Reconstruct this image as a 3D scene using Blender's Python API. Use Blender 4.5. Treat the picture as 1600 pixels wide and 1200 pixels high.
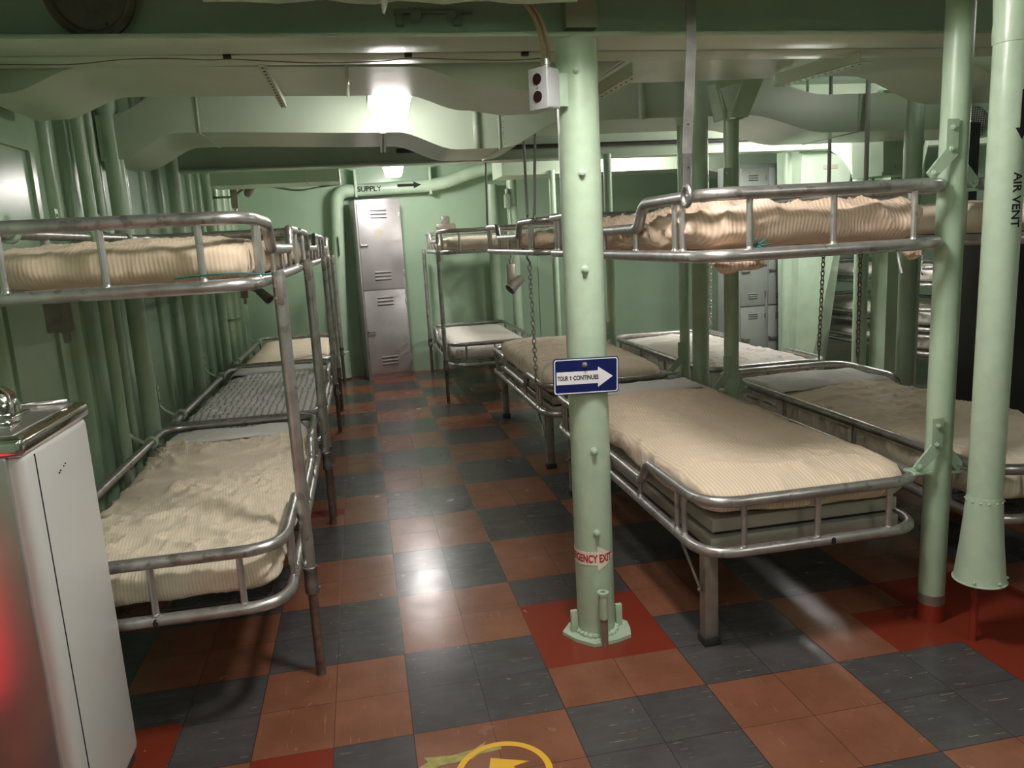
import bpy, bmesh, math, random
from mathutils import Vector, Matrix, noise
random.seed(7)
for o in list(bpy.data.objects): bpy.data.objects.remove(o)
SC = bpy.context.scene
COL = SC.collection
PI = math.pi

# ------------------------------------------------------------------ camera
F_PX = 1202.1; YAW, PITCH, ROLL = 0.1854685, 0.1857042, -0.0544987
def cam_axes():
    cy, sy, cp, sp = math.cos(YAW), math.sin(YAW), math.cos(PITCH), math.sin(PITCH)
    f = Vector((sy*cp, cy*cp, -sp)); r = Vector((cy, -sy, 0)); u = r.cross(f)
    cr, sr = math.cos(ROLL), math.sin(ROLL)
    return r*cr+u*sr, -r*sr+u*cr, f
r_, u_, f_ = cam_axes()
cd = bpy.data.cameras.new('camera'); cam = bpy.data.objects.new('camera', cd); COL.objects.link(cam)
M = Matrix.Identity(4)
for i in range(3):
    M[i][0] = r_[i]; M[i][1] = u_[i]; M[i][2] = -f_[i]
M.translation = Vector((-0.0367306, -2.0503164, 1.40274575))
cam.matrix_world = M
cd.sensor_fit = 'HORIZONTAL'; cd.sensor_width = 36; cd.lens = F_PX/1600*36; cd.clip_start = 0.02
SC.camera = cam
# ------------------------------------------------------------------ world / exposure
w = bpy.data.worlds.new('world'); SC.world = w; w.use_nodes = True
w.node_tree.nodes['Background'].inputs[0].default_value = (0.6, 0.7, 0.62, 1)
w.node_tree.nodes['Background'].inputs[1].default_value = 0.15
vs = SC.view_settings
vs.view_transform = 'Standard'; vs.look = 'None'; vs.gamma = 1; vs.exposure = 1.02; vs.use_curve_mapping = False
LENS = 1.0
LAMPS = [  # x, y, z, strength, width factor, length, label
    (0.16, 1.60, 1.955, 15, 1.0, .14, 'white ceiling lamp between the two ducts above the aisle, nearest one'),
    (0.36, 5.55, 2.05, 60, 1.0, .14, 'white ceiling lamp over the far end of the aisle, above the locker'),
    (0.58, -.27, 2.13, 58, 1.1, .16, 'white ceiling lamp directly in front of the central pillar, above the picture'),
    (0.1, -1.7, 2.06, 4, 1.2, .5, 'added long fill lamp just behind the photographer'),  # unseen lamp added as fill for the foreground
    (-.3, -2.8, 2.06, 4, 1.2, .6, 'added long fill lamp well behind the photographer'),  # second added fill source, out of view
    (2.1, -1.7, 2.06, 7, 1.2, .6, 'added long fill lamp behind the photographer on the right'),  # added fill from behind on the right side
    (3.30, 3.35, 2.00, 40, 1.2, .2, 'white ceiling lamp in front of the grey lockers on the right'),
    (5.0, 2.6, 2.10, 40, 1.0, .3, 'white ceiling lamp over the farthest right bunk'),
    (2.4, 4.6, 2.08, 40, 1.0, .2, 'white ceiling lamp by the far bulkhead on the right'),
    (3.2, 0.6, 2.2, 8, 1.2, .3, 'added fill lamp above the second right row, out of view'),  # unseen lamp added to brighten the near right side
]

# ------------------------------------------------------------------ materials
def nt(name):
    m = bpy.data.materials.new(name); m.use_nodes = True
    return m, m.node_tree.nodes, m.node_tree.links, m.node_tree.nodes['Principled BSDF']
def N(ns, t, **k):
    n = ns.new(t)
    for a, b in k.items(): setattr(n, a, b)
    return n
def paint(name, col, rough=0.35, bump=0.15, var=0.10, scale=6, metal=0.0, wear=None, spec=0.5, bscale=60):
    m, ns, ln, b = nt(name)
    tc = N(ns, 'ShaderNodeTexCoord')
    nz = N(ns, 'ShaderNodeTexNoise'); nz.inputs['Scale'].default_value = scale; nz.inputs['Detail'].default_value = 6
    ln.new(tc.outputs['Object'], nz.inputs['Vector'])
    cr = N(ns, 'ShaderNodeValToRGB')
    cr.color_ramp.elements[0].position = .3; cr.color_ramp.elements[1].position = .7
    a = [max(0, c*(1-var)) for c in col[:3]]; z = [min(1, c*(1+var)) for c in col[:3]]
    cr.color_ramp.elements[0].color = (*a, 1); cr.color_ramp.elements[1].color = (*z, 1)
    ln.new(nz.outputs['Fac'], cr.inputs['Fac'])
    last = cr.outputs['Color']
    if wear:
        n2 = N(ns, 'ShaderNodeTexNoise'); n2.inputs['Scale'].default_value = wear[1]; n2.inputs['Detail'].default_value = 8
        ln.new(tc.outputs['Object'], n2.inputs['Vector'])
        r2 = N(ns, 'ShaderNodeValToRGB'); r2.color_ramp.elements[0].position = wear[2]; r2.color_ramp.elements[1].position = wear[2]+.05
        ln.new(n2.outputs['Fac'], r2.inputs['Fac'])
        mx = N(ns, 'ShaderNodeMix', data_type='RGBA'); ln.new(r2.outputs['Color'], mx.inputs[0])
        ln.new(last, mx.inputs[6]); mx.inputs[7].default_value = (*wear[0], 1); last = mx.outputs[2]
    ln.new(last, b.inputs['Base Color'])
    b.inputs['Roughness'].default_value = rough; b.inputs['Metallic'].default_value = metal
    b.inputs['Specular IOR Level'].default_value = spec
    if bump:
        n3 = N(ns, 'ShaderNodeTexNoise'); n3.inputs['Scale'].default_value = bscale; n3.inputs['Detail'].default_value = 3
        ln.new(tc.outputs['Object'], n3.inputs['Vector'])
        bp = N(ns, 'ShaderNodeBump'); bp.inputs['Strength'].default_value = bump; bp.inputs['Distance'].default_value = .004
        ln.new(n3.outputs['Fac'], bp.inputs['Height']); ln.new(bp.outputs['Normal'], b.inputs['Normal'])
    return m
def stripes(name, col, dark, period=.0125, axis='X', rough=.9, amt=.6, bump=.5, width=.5):
    m, ns, ln, b = nt(name)
    tc = N(ns, 'ShaderNodeTexCoord')
    nz = N(ns, 'ShaderNodeTexNoise'); nz.inputs['Scale'].default_value = 4; nz.inputs['Detail'].default_value = 4
    ln.new(tc.outputs['Object'], nz.inputs['Vector'])
    wv = N(ns, 'ShaderNodeTexWave', wave_type='BANDS', bands_direction=axis, wave_profile='SIN')
    wv.inputs['Scale'].default_value = (2*PI)/(20*period); wv.inputs['Distortion'].default_value = 0
    # gentle warp of the cloth so the stripes wander
    mp = N(ns, 'ShaderNodeVectorMath', operation='MULTIPLY_ADD'); mp.inputs[1].default_value = (.018, .018, .01)
    ln.new(nz.outputs['Color'], mp.inputs[0]); ln.new(tc.outputs['Object'], mp.inputs[2])
    ln.new(mp.outputs[0], wv.inputs['Vector'])
    rp = N(ns, 'ShaderNodeValToRGB'); rp.color_ramp.elements[0].position = max(0, width-.2); rp.color_ramp.elements[1].position = width+.2
    rp.color_ramp.elements[0].color = (*dark, 1); rp.color_ramp.elements[1].color = (*col, 1)
    ln.new(wv.outputs['Fac'], rp.inputs['Fac'])
    mx = N(ns, 'ShaderNodeMix', data_type='RGBA'); mx.inputs[0].default_value = amt
    mx.inputs[6].default_value = (*col, 1); ln.new(rp.outputs['Color'], mx.inputs[7])
    ln.new(mx.outputs[2], b.inputs['Base Color'])
    b.inputs['Roughness'].default_value = rough; b.inputs['Specular IOR Level'].default_value = .15
    b.inputs['Sheen Weight'].default_value = .15
    bp = N(ns, 'ShaderNodeBump'); bp.inputs['Strength'].default_value = bump; bp.inputs['Distance'].default_value = .003
    ln.new(wv.outputs['Fac'], bp.inputs['Height']); ln.new(bp.outputs['Normal'], b.inputs['Normal'])
    return m
G = (0.43, 0.57, 0.42)
MAT = dict(
    green=paint('green_gloss_paint', G, .33, .12),
    green_wall=paint('green_wall_paint', (0.37, 0.52, 0.37), .25, .06, .06, 3, bscale=14),
    green_duct=paint('green_duct_paint', (0.48, 0.58, 0.45), .32, .25, .07, 3, bscale=9),
    green_pale=paint('pale_green_paint', (0.46, 0.59, 0.44), .32, .3, .06, 20, wear=((.30, .42, .30), 5, .72), bscale=30),
    green_grey=paint('grey_green_paint', (0.30, 0.38, 0.28), .4, .15),
    deck=paint('deckhead_paint', (0.13, 0.19, 0.13), .5, .2, .2),
    steel=paint('worn_aluminium_tube', (0.50, 0.49, 0.48), .34, .08, .2, 18, 0.8, wear=((.33, .32, .30), 25, .60), bscale=90),
    steel_dark=paint('dull_steel_tube', (0.28, 0.27, 0.26), .42, .1, .25, 18, 0.8),
    rust=paint('rust_stained_tube', (0.16, 0.11, 0.085), .6, .3, .4, 30, 0.4),
    locker=paint('bare_metal_locker', (0.52, 0.50, 0.51), .36, .06, .12, 5, .5, bscale=40),
    locker_grey=paint('grey_painted_locker', (0.33, 0.36, 0.34), .4, .06, .06),
    pan=paint('stainless_bed_pan', (0.40, 0.40, 0.33), .35, .05, .08, 6, .35),
    leg=paint('bed_leg_metal', (0.36, 0.32, 0.28), .38, .08, .2, 14, .6),
    rubber=paint('black_rubber', (0.03, 0.028, 0.026), .6, .1),
    black=paint('black_paint', (0.012, 0.012, 0.014), .5, 0),
    ink=paint('faded_black_ink', (0.02, 0.022, 0.025), .7, 0, spec=.1),
    red=paint('red_deck_paint', (0.28, 0.035, 0.02), .25, .15, .15),
    chrome=paint('polished_chrome', (0.75, 0.74, 0.73), .1, .02, .05, 10, 1.0),
    enamel=paint('light_grey_enamel', (0.60, 0.61, 0.58), .3, .03, .03, 2),
    stainless=paint('brushed_stainless', (0.62, 0.60, 0.60), .28, .02, .05, 8, .9),
    navy=paint('navy_sign', (0.006, 0.012, 0.10), .3, 0, .02),
    white=paint('white_vinyl', (0.80, 0.80, 0.82), .4, 0, .02),
    cream=paint('cream_vinyl', (0.90, 0.80, 0.68), .5, 0, .03),
    redink=paint('red_ink', (0.45, 0.01, 0.02), .5, 0, .02),
    yellow=paint('yellow_vinyl', (0.80, 0.46, 0.02), .5, .05, .05),
    box=paint('grey_cast_box', (0.45, 0.46, 0.47), .35, .1, .06),
    brown=paint('brown_receptacle', (0.03, 0.012, 0.012), .6, 0, spec=.1),
    cable=paint('tan_cable', (0.35, 0.27, 0.17), .6, .1),
    wire=paint('thin_dark_wire', (0.15, 0.13, 0.09), .6, 0),
    dish=paint('dark_brown_metal', (0.17, 0.15, 0.125), .55, .3, .25, 20),
    tan=paint('tan_insulation', (0.46, 0.45, 0.33), .6, .3, .1),
    sheet=paint('white_cotton_sheet', (0.66, 0.67, 0.64), .9, .35, .04, 20, spec=.1, bscale=45),
    cream_sheet=stripes('cream_corded_cover', (0.78, 0.66, 0.50), (0.60, 0.49, 0.36), .0125, 'X', amt=.55, bump=.25),
    cream_fine=stripes('cream_fine_cover', (0.76, 0.68, 0.53), (0.60, 0.53, 0.40), .0095, 'X', amt=.5, bump=.2),
    peach=stripes('peach_corded_blanket', (0.80, 0.62, 0.48), (0.58, 0.42, 0.31), .0125, 'X', amt=.5, bump=.35),
    peach_fine=stripes('cream_corded_blanket', (0.82, 0.67, 0.50), (0.66, 0.52, 0.37), .0115, 'X', amt=.32, bump=.18),
    ticking=stripes('grey_striped_ticking', (0.72, 0.72, 0.69), (0.22, 0.22, 0.23), .036, 'X', amt=.75, bump=.1, width=.2),
    plain=paint('plain_cream_cover', (0.82, 0.72, 0.57), .9, .2, .04, spec=.1, bscale=30),
    white_mat=stripes('off_white_cover', (0.80, 0.77, 0.70), (0.60, 0.57, 0.50), .012, 'X', amt=.4, bump=.2),
    dark=paint('dark_grey_matte', (0.035, 0.038, 0.036), .6, .1),
    teal=paint('teal_cord', (0.02, 0.16, 0.13), .7, 0),
    old_tape=paint('old_tape_marks', (0.36, 0.33, 0.10), .6, .1, .3, 40),
)
def emis(name, col, s):
    m, ns, ln, b = nt(name)
    b.inputs['Base Color'].default_value = (*col, 1)
    b.inputs['Emission Color'].default_value = (*col, 1); b.inputs['Emission Strength'].default_value = s
    return m

# floor: 9 inch tiles laid in blocks of four, red-brown and dark grey, with marbling
def floor_mat():
    m, ns, ln, b = nt('vinyl_tile_floor')
    B = .4572
    geo = N(ns, 'ShaderNodeNewGeometry'); sp = N(ns, 'ShaderNodeSeparateXYZ'); ln.new(geo.outputs['Position'], sp.inputs[0])
    def mth(op, a, c=None, d=None):
        n = N(ns, 'ShaderNodeMath', operation=op)
        for i, v in enumerate((a, c, d)):
            if v is None: continue
            if isinstance(v, (int, float)): n.inputs[i].default_value = v
            else: ln.new(v, n.inputs[i])
        return n.outputs[0]
    X, Y = sp.outputs[0], sp.outputs[1]
    fx = mth('FLOOR', mth('DIVIDE', X, B)); fy = mth('FLOOR', mth('DIVIDE', Y, B))
    par = mth('FLOORED_MODULO', mth('ADD', fx, fy), 2.0)      # 0 grey, 1 brown
    def noise_s(sx, sy, sc, det=6, rough=.6):
        cb = N(ns, 'ShaderNodeCombineXYZ'); ln.new(mth('MULTIPLY', X, sx), cb.inputs[0]); ln.new(mth('MULTIPLY', Y, sy), cb.inputs[1])
        # jitter per tile
        tx = mth('FLOOR', mth('DIVIDE', X, B/2)); ty = mth('FLOOR', mth('DIVIDE', Y, B/2))
        ln.new(mth('MULTIPLY_ADD', tx, 3.7, mth('MULTIPLY', ty, 7.3)), cb.inputs[2])
        n = N(ns, 'ShaderNodeTexNoise'); n.inputs['Scale'].default_value = sc; n.inputs['Detail'].default_value = det; n.inputs['Roughness'].default_value = rough
        ln.new(cb.outputs[0], n.inputs['Vector']); return n.outputs['Fac']
    def ramp(fac, p0, c0, p1, c1):
        r = N(ns, 'ShaderNodeValToRGB'); e = r.color_ramp.elements
        e[0].position = p0; e[0].color = (*c0, 1); e[1].position = p1; e[1].color = (*c1, 1)
        ln.new(fac, r.inputs['Fac']); return r.outputs['Color']
    def mix(f, a, c):
        n = N(ns, 'ShaderNodeMix', data_type='RGBA')
        if isinstance(f, float): n.inputs[0].default_value = f
        else: ln.new(f, n.inputs[0])
        for i, v in ((6, a), (7, c)):
            if isinstance(v, tuple): n.inputs[i].default_value = (*v, 1)
            else: ln.new(v, n.inputs[i])
        return n.outputs[2]
    big = noise_s(1, 1, 5)
    grey = ramp(big, .3, (.060, .057, .058), .7, (.092, .088, .089))
    brown = ramp(big, .3, (.19, .074, .040), .7, (.27, .115, .070))
    sg = ramp(noise_s(4.5, 60, 2.6, 5, .6), .655, (0, 0, 0), .70, (.9, .9, .9))
    sb = ramp(noise_s(50, 4.0, 2.6, 5, .6), .64, (0, 0, 0), .74, (.7, .7, .7))
    grey = mix(sg, grey, (.34, .30, .21))
    brown = mix(sb, brown, (.36, .22, .14))
    grey = mix(ramp(noise_s(3, 16, 2, 4), .5, (0, 0, 0), .75, (.3, .3, .3)), grey, (.12, .13, .12))
    c = mix(par, grey, brown)
    # painted red areas round the stanchions
    def rect(x0, x1, y0, y1):
        return mth('MULTIPLY', mth('COMPARE', X, (x0+x1)/2, (x1-x0)/2), mth('COMPARE', Y, (y0+y1)/2, (y1-y0)/2))
    mask = None
    for q in ((.457, .914, .2286, .686), (-.457, -.2286, -.229, 0), (1.6, 1.829, 0, .27), (1.829, 2.3, -.25, .46), (-.43, -.232, 2.0, 2.1),
              (-.95, -.69, -.1, .25), (-.45, .0, 6.35, 6.56), (.45, .8, 6.38, 6.56)):
        rq = rect(*q); mask = rq if mask is None else mth('MAXIMUM', mask, rq)
    c = mix(mask, c, (.22, .035, .018))
    # seams
    seam = None
    for ax, per, wd in ((X, B, .0016), (Y, B, .0016), (X, B/2, .0011), (Y, B/2, .0011)):
        fr = mth('FLOORED_MODULO', mth('ADD', ax, per/2), per)
        s = mth('COMPARE', fr, per/2, wd); seam = s if seam is None else mth('MAXIMUM', seam, s)
    seam = mth('MULTIPLY', seam, mth('SUBTRACT', 1.0, mask))
    c = mix(mth('MULTIPLY', seam, .75), c, (.02, .017, .014))
    # light specks and grime
    spk = ramp(noise_s(1, 1, 55, 2), .76, (0, 0, 0), .79, (1, 1, 1))
    c = mix(spk, c, (.42, .38, .32))
    ln.new(c, b.inputs['Base Color'])
    rn = N(ns, 'ShaderNodeTexNoise'); rn.inputs['Scale'].default_value = 7; rn.inputs['Detail'].default_value = 5; ln.new(geo.outputs['Position'], rn.inputs['Vector'])
    mr = N(ns, 'ShaderNodeMapRange'); mr.inputs['To Min'].default_value = .15; mr.inputs['To Max'].default_value = .33
    ln.new(rn.outputs['Fac'], mr.inputs['Value']); ln.new(mr.outputs[0], b.inputs['Roughness'])
    bn = N(ns, 'ShaderNodeTexNoise'); bn.inputs['Scale'].default_value = 16; bn.inputs['Detail'].default_value = 4; ln.new(geo.outputs['Position'], bn.inputs['Vector'])
    hh = mth('ADD', mth('MULTIPLY', bn.outputs['Fac'], .6), mth('MULTIPLY', seam, -.4))
    bp = N(ns, 'ShaderNodeBump'); bp.inputs['Strength'].default_value = .16; bp.inputs['Distance'].default_value = .005
    ln.new(hh, bp.inputs['Height']); ln.new(bp.outputs['Normal'], b.inputs['Normal'])
    return m

# ------------------------------------------------------------------ helpers
def link(name, me, mat, parent=None, smooth=True, loc=None):
    o = bpy.data.objects.new(name, me); COL.objects.link(o)
    if mat is not None:
        me.materials.clear(); me.materials.append(MAT[mat] if isinstance(mat, str) else mat)
    if smooth:
        for p in me.polygons: p.use_smooth = True
    if parent is not None: o.parent = parent
    return o
def obj(name, bm, mat, parent=None, smooth=True, sharp=35):
    """bm is in world coordinates; local to the parent's base after this"""
    org = Vector(parent.get('org', (0, 0, 0))) if parent is not None else None
    if parent is not None:
        bmesh.ops.translate(bm, verts=bm.verts, vec=-org)
    else:
        xs = [v.co for v in bm.verts]
        lo = Vector((min(c[i] for c in xs) for i in range(3))); hi = Vector((max(c[i] for c in xs) for i in range(3)))
        org = Vector(((lo.x+hi.x)/2, (lo.y+hi.y)/2, lo.z)); bmesh.ops.translate(bm, verts=bm.verts, vec=-org)
    bmesh.ops.recalc_face_normals(bm, faces=bm.faces)
    if smooth:
        ca = math.radians(sharp)
        for e in bm.edges:
            e.smooth = not (len(e.link_faces) == 2 and e.calc_face_angle(0) > ca)
    me = bpy.data.meshes.new(name); bm.to_mesh(me); bm.free()
    o = link(name, me, mat, parent, smooth)
    if parent is None: o.location = org; o['org'] = tuple(org)
    else: o['org'] = tuple(parent.get('org', (0, 0, 0)))
    return o
def thing(name, label, cat, loc=(0, 0, 0), group=None):
    o = bpy.data.objects.new(name, None); COL.objects.link(o); o.location = loc; o['org'] = tuple(loc)
    o.empty_display_size = .05
    return tag(o, label, cat, group)
def tag(o, label, cat, group=None):
    o['label'] = label; o['category'] = cat
    if group: o['group'] = group
    return o
def struct(name, bm, mat, smooth=False):
    o = obj(name, bm, mat, None, smooth); o['kind'] = 'structure'; return o
def BM(): return bmesh.new()
def box(bm, x0, x1, y0, y1, z0, z1, bev=0, rot=None, seg=2):
    r = bmesh.ops.create_cube(bm, size=1)
    vs_ = r['verts']
    c = Vector(((x0+x1)/2, (y0+y1)/2, (z0+z1)/2))
    bmesh.ops.scale(bm, verts=vs_, vec=(x1-x0, y1-y0, z1-z0))
    if bev:
        es = list({e for v in vs_ for e in v.link_edges})
        g = bmesh.ops.bevel(bm, geom=es, offset=bev, segments=seg, affect='EDGES', profile=.5)
        vs_ = list({v for f in g['faces'] for v in f.verts} | {v for v in vs_ if v.is_valid})
    if rot is not None: bmesh.ops.transform(bm, matrix=rot, verts=vs_)
    bmesh.ops.translate(bm, verts=vs_, vec=c)
    return vs_
def frame_for(t):
    t = t.normalized(); up = Vector((0, 0, 1)) if abs(t.z) < .95 else Vector((1, 0, 0))
    a = t.cross(up).normalized(); return a, t.cross(a).normalized()
def tube(bm, pts, r, closed=False, n=12, caps=True):
    """round tube swept along a polyline; r may be a list"""
    pts = [Vector(p) for p in pts]; m = len(pts); rings = []
    a = None
    for i, p in enumerate(pts):
        if closed: t = (pts[(i+1) % m]-pts[i-1])
        else: t = pts[min(i+1, m-1)]-pts[max(i-1, 0)]
        t.normalize()
        if a is None: a, b = frame_for(t)
        else:
            a = (a-t*a.dot(t)).normalized(); b = t.cross(a).normalized()
        rr = r[i] if isinstance(r, (list, tuple)) else r
        rings.append([bm.verts.new(p+(a*math.cos(2*PI*k/n)+b*math.sin(2*PI*k/n))*rr) for k in range(n)])
    for i in range(m if closed else m-1):
        A, B_ = rings[i], rings[(i+1) % m]
        off = 0
        if closed and i == m-1:
            off = min(range(n), key=lambda s: sum((A[k].co-B_[(k+s) % n].co).length for k in range(0, n, 3)))
        for k in range(n):
            bm.faces.new((A[k], A[(k+1) % n], B_[(k+1+off) % n], B_[(k+off) % n]))
    if caps and not closed:
        bm.faces.new(rings[0]); bm.faces.new(rings[-1][::-1])
def rnd(pts, rad, seg=6, closed=False):
    """round the corners of a polyline"""
    pts = [Vector(p) for p in pts]; out = []; m = len(pts)
    for i, p in enumerate(pts):
        if not closed and i in (0, m-1): out.append(p); continue
        a = pts[i-1]; c = pts[(i+1) % m]
        rr = rad[i] if isinstance(rad, (list, tuple)) else rad
        da = (a-p); dc = (c-p); rr = min(rr, da.length*.49, dc.length*.49)
        p0 = p+da.normalized()*rr; p1 = p+dc.normalized()*rr
        for s in range(seg+1):
            t = s/seg; out.append(p0*(1-t)**2+p*2*t*(1-t)+p1*t*t)
    return out
def lathe(bm, prof, base, axis=(0, 0, 1), n=32, close=False):
    ax = Vector(axis).normalized(); a, b = frame_for(ax); base = Vector(base); rings = []
    for (r, h) in prof:
        rings.append([bm.verts.new(base+ax*h+(a*math.cos(2*PI*k/n)+b*math.sin(2*PI*k/n))*max(r, 1e-4)) for k in range(n)])
    for i in range(len(rings)-1):
        for k in range(n): bm.faces.new((rings[i][k], rings[i][(k+1) % n], rings[i+1][(k+1) % n], rings[i+1][k]))
    bm.faces.new(rings[0][::-1]); bm.faces.new(rings[-1])
def sphere(bm, c, r, sub=2, sc=(1, 1, 1)):
    g = bmesh.ops.create_icosphere(bm, subdivisions=sub, radius=r)
    bmesh.ops.scale(bm, verts=g['verts'], vec=sc); bmesh.ops.translate(bm, verts=g['verts'], vec=c)
def prism(bm, poly, y0, y1, axis='Y'):
    """polygon in (a,b) extruded along axis"""
    def P(a, b, t): return {'Y': (a, t, b), 'X': (t, a, b), 'Z': (a, b, t)}[axis]
    A = [bm.verts.new(P(a, b, y0)) for a, b in poly]; B_ = [bm.verts.new(P(a, b, y1)) for a, b in poly]
    n = len(poly)
    bm.faces.new(A); bm.faces.new(B_[::-1])
    for i in range(n): bm.faces.new((A[i], B_[i], B_[(i+1) % n], A[(i+1) % n]))
def text_bm(s, size, width=None, bold=0.0, depth=.0006, squash=1.0):
    cu = bpy.data.curves.new('lettering', 'FONT'); cu.body = s; cu.size = size; cu.extrude = depth; cu.offset = bold
    cu.align_x = 'CENTER'; cu.align_y = 'CENTER'; cu.resolution_u = 3
    o = bpy.data.objects.new('lettering', cu); COL.objects.link(o)
    dg = bpy.context.evaluated_depsgraph_get(); me = bpy.data.meshes.new_from_object(o.evaluated_get(dg))
    bpy.data.objects.remove(o); bm = bmesh.new(); bm.from_mesh(me); bpy.data.meshes.remove(me); bpy.data.curves.remove(cu)
    xs = [v.co.x for v in bm.verts]; ys = [v.co.y for v in bm.verts]
    cx, cy = (min(xs)+max(xs))/2, (min(ys)+max(ys))/2
    bmesh.ops.translate(bm, verts=bm.verts, vec=(-cx, -cy, 0))
    if width:
        k = width/(max(xs)-min(xs)); bmesh.ops.scale(bm, verts=bm.verts, vec=(k, squash, 1))
    return bm
def wrap(bm, cx, cy, z, R, ang=0, base=0.0):
    """flat XY drawing wrapped on an upright cylinder, reading left to right seen from -Y (ang turns it)"""
    xs = [v.co.x for v in bm.verts]; x = min(xs)+.004; x1 = max(xs)
    while x < x1:
        bmesh.ops.bisect_plane(bm, geom=bm.verts[:]+bm.edges[:]+bm.faces[:], plane_co=(x, 0, 0), plane_no=(1, 0, 0)); x += .004
    for v in bm.verts:
        th = v.co.x/R+ang; rr = R+base+v.co.z
        v.co = Vector((cx+math.sin(th)*rr, cy-math.cos(th)*rr, z+v.co.y))
def flat(bm, c, rot=0):
    """flat XY drawing stood upright facing -Y"""
    R_ = Matrix.Rotation(rot, 3, 'Z')
    for v in bm.verts: v.co = Vector(c)+R_ @ Vector((v.co.x, -v.co.z, v.co.y))
def poly_flat(bm, pts, depth=.001, sub=0.006):
    """thin plate in XY, cut in strips along x so that it can wrap"""
    f = [bm.verts.new((x, y, 0)) for x, y in pts]
    face = bm.faces.new(f)
    r = bmesh.ops.extrude_face_region(bm, geom=[face])
    vv = [g for g in r['geom'] if isinstance(g, bmesh.types.BMVert)]
    bmesh.ops.translate(bm, verts=vv, vec=(0, 0, depth))
    if sub:
        x0 = min(p[0] for p in pts); x1 = max(p[0] for p in pts); x = x0+sub
        while x < x1:
            bmesh.ops.bisect_plane(bm, geom=bm.verts[:]+bm.edges[:]+bm.faces[:], plane_co=(x, 0, 0), plane_no=(1, 0, 0)); x += sub
def rbox(x0, x1, y0, y1, r=.01, n=4):
    out = []
    for cx, cy, a in ((x1-r, y1-r, 0), (x0+r, y1-r, 90), (x0+r, y0+r, 180), (x1-r, y0+r, 270)):
        for k in range(n+1):
            t = math.radians(a+90*k/n); out.append((cx+r*math.cos(t), cy+r*math.sin(t)))
    return out

# ------------------------------------------------------------------ the room
bm = BM(); box(bm, -1.4, 6.6, -3.6, 6.8, -.05, 0); struct('floor', bm, floor_mat())
bm = BM(); box(bm, -1.4, 6.6, -3.6, 6.8, 2.5, 2.56); struct('ceiling', bm, 'deck')
# ship side on the left: plating with half-round stiffeners
bm = BM(); box(bm, -1.32, -1.24, -3.6, 6.8, 0, 2.5)
y = 1.46
ribs = [-1.6, -1.0, -.4, .2, .75, 1.46, 1.66, 2.05, 2.48, 2.9, 3.27, 3.6, 3.9, 4.2, 4.55, 4.9, 5.3, 5.7, 6.1]
for i, ry in enumerate(ribs):
    rr = .034 if i % 3 else .024
    poly = [(ry+rr*1.2*math.cos(PI*k/10)*(1.0), -1.24+rr*1.2*math.sin(PI*k/10)) for k in range(11)]
    A = [bm.verts.new((x_, y_, 0)) for y_, x_ in poly]; B_ = [bm.verts.new((x_, y_, 2.5)) for y_, x_ in poly]
    for k in range(10): bm.faces.new((A[k], A[k+1], B_[k+1], B_[k]))
box(bm, -1.245, -1.225, .86, 1.32, 1.83, 1.88); box(bm, -1.245, -1.226, 1.28, 1.32, .1, 1.85); box(bm, -1.245, -1.226, .86, .90, .1, 1.85)
struct('wall_left', bm, 'green_wall', True)
bm = BM(); box(bm, -1.4, 6.6, 6.56, 6.66, 0, 2.5)
box(bm, 1.75, 3.6, 6.545, 6.57, 1.62, 1.66); box(bm, 1.95, 1.99, 6.545, 6.57, .2, 1.62)
struct('wall_far', bm, 'green_wall')
bm = BM(); box(bm, 6.4, 6.5, -3.6, 6.8, 0, 2.5); struct('wall_right', bm, 'green_wall')
bm = BM(); box(bm, -1.4, 6.6, -3.6, -3.5, 0, 2.5); struct('wall_near', bm, 'green_wall')

# transverse deck beams
def beam(name, y, z, fw, label, x0=-1.3, x1=6.4):
    bm = BM(); box(bm, x0, x1, y-.007, y+.007, z, 2.5); box(bm, x0, x1, y-fw/2, y+fw/2, z-.014, z, .003)
    o = obj(name, bm, 'green_duct', None, True); tag(o, label, 'beam'); return o
beam('deck_beam', .452, 2.014, .185, 'wide pale green deck beam crossing overhead in front, resting on the central pillar')
beam('deck_beam', 3.9, 2.0, .17, 'green deck beam crossing overhead behind both air ducts')
bm = BM(); box(bm, -1.3, 6.3, .565, .70, 2.0, 2.03, .004)
tag(obj('cable_tray', bm, 'green_duct'), 'flat green cable tray running along the back of the front deck beam', 'cable tray')
bm = BM(); box(bm, -1.3, 6.3, -.035, -.015, 2.035, 2.5, .003)  # unseen plate added to block the front lamp from beam and pillar top
tag(obj('light_blocker', bm, 'green_duct'), 'added unseen green plate overhead, shading the pillar top from the front lamp', 'beam')
# beam behind the camera so that the overhead continues
beam('deck_beam', -2.4, 2.014, .185, 'green deck beam behind the photographer')

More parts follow.
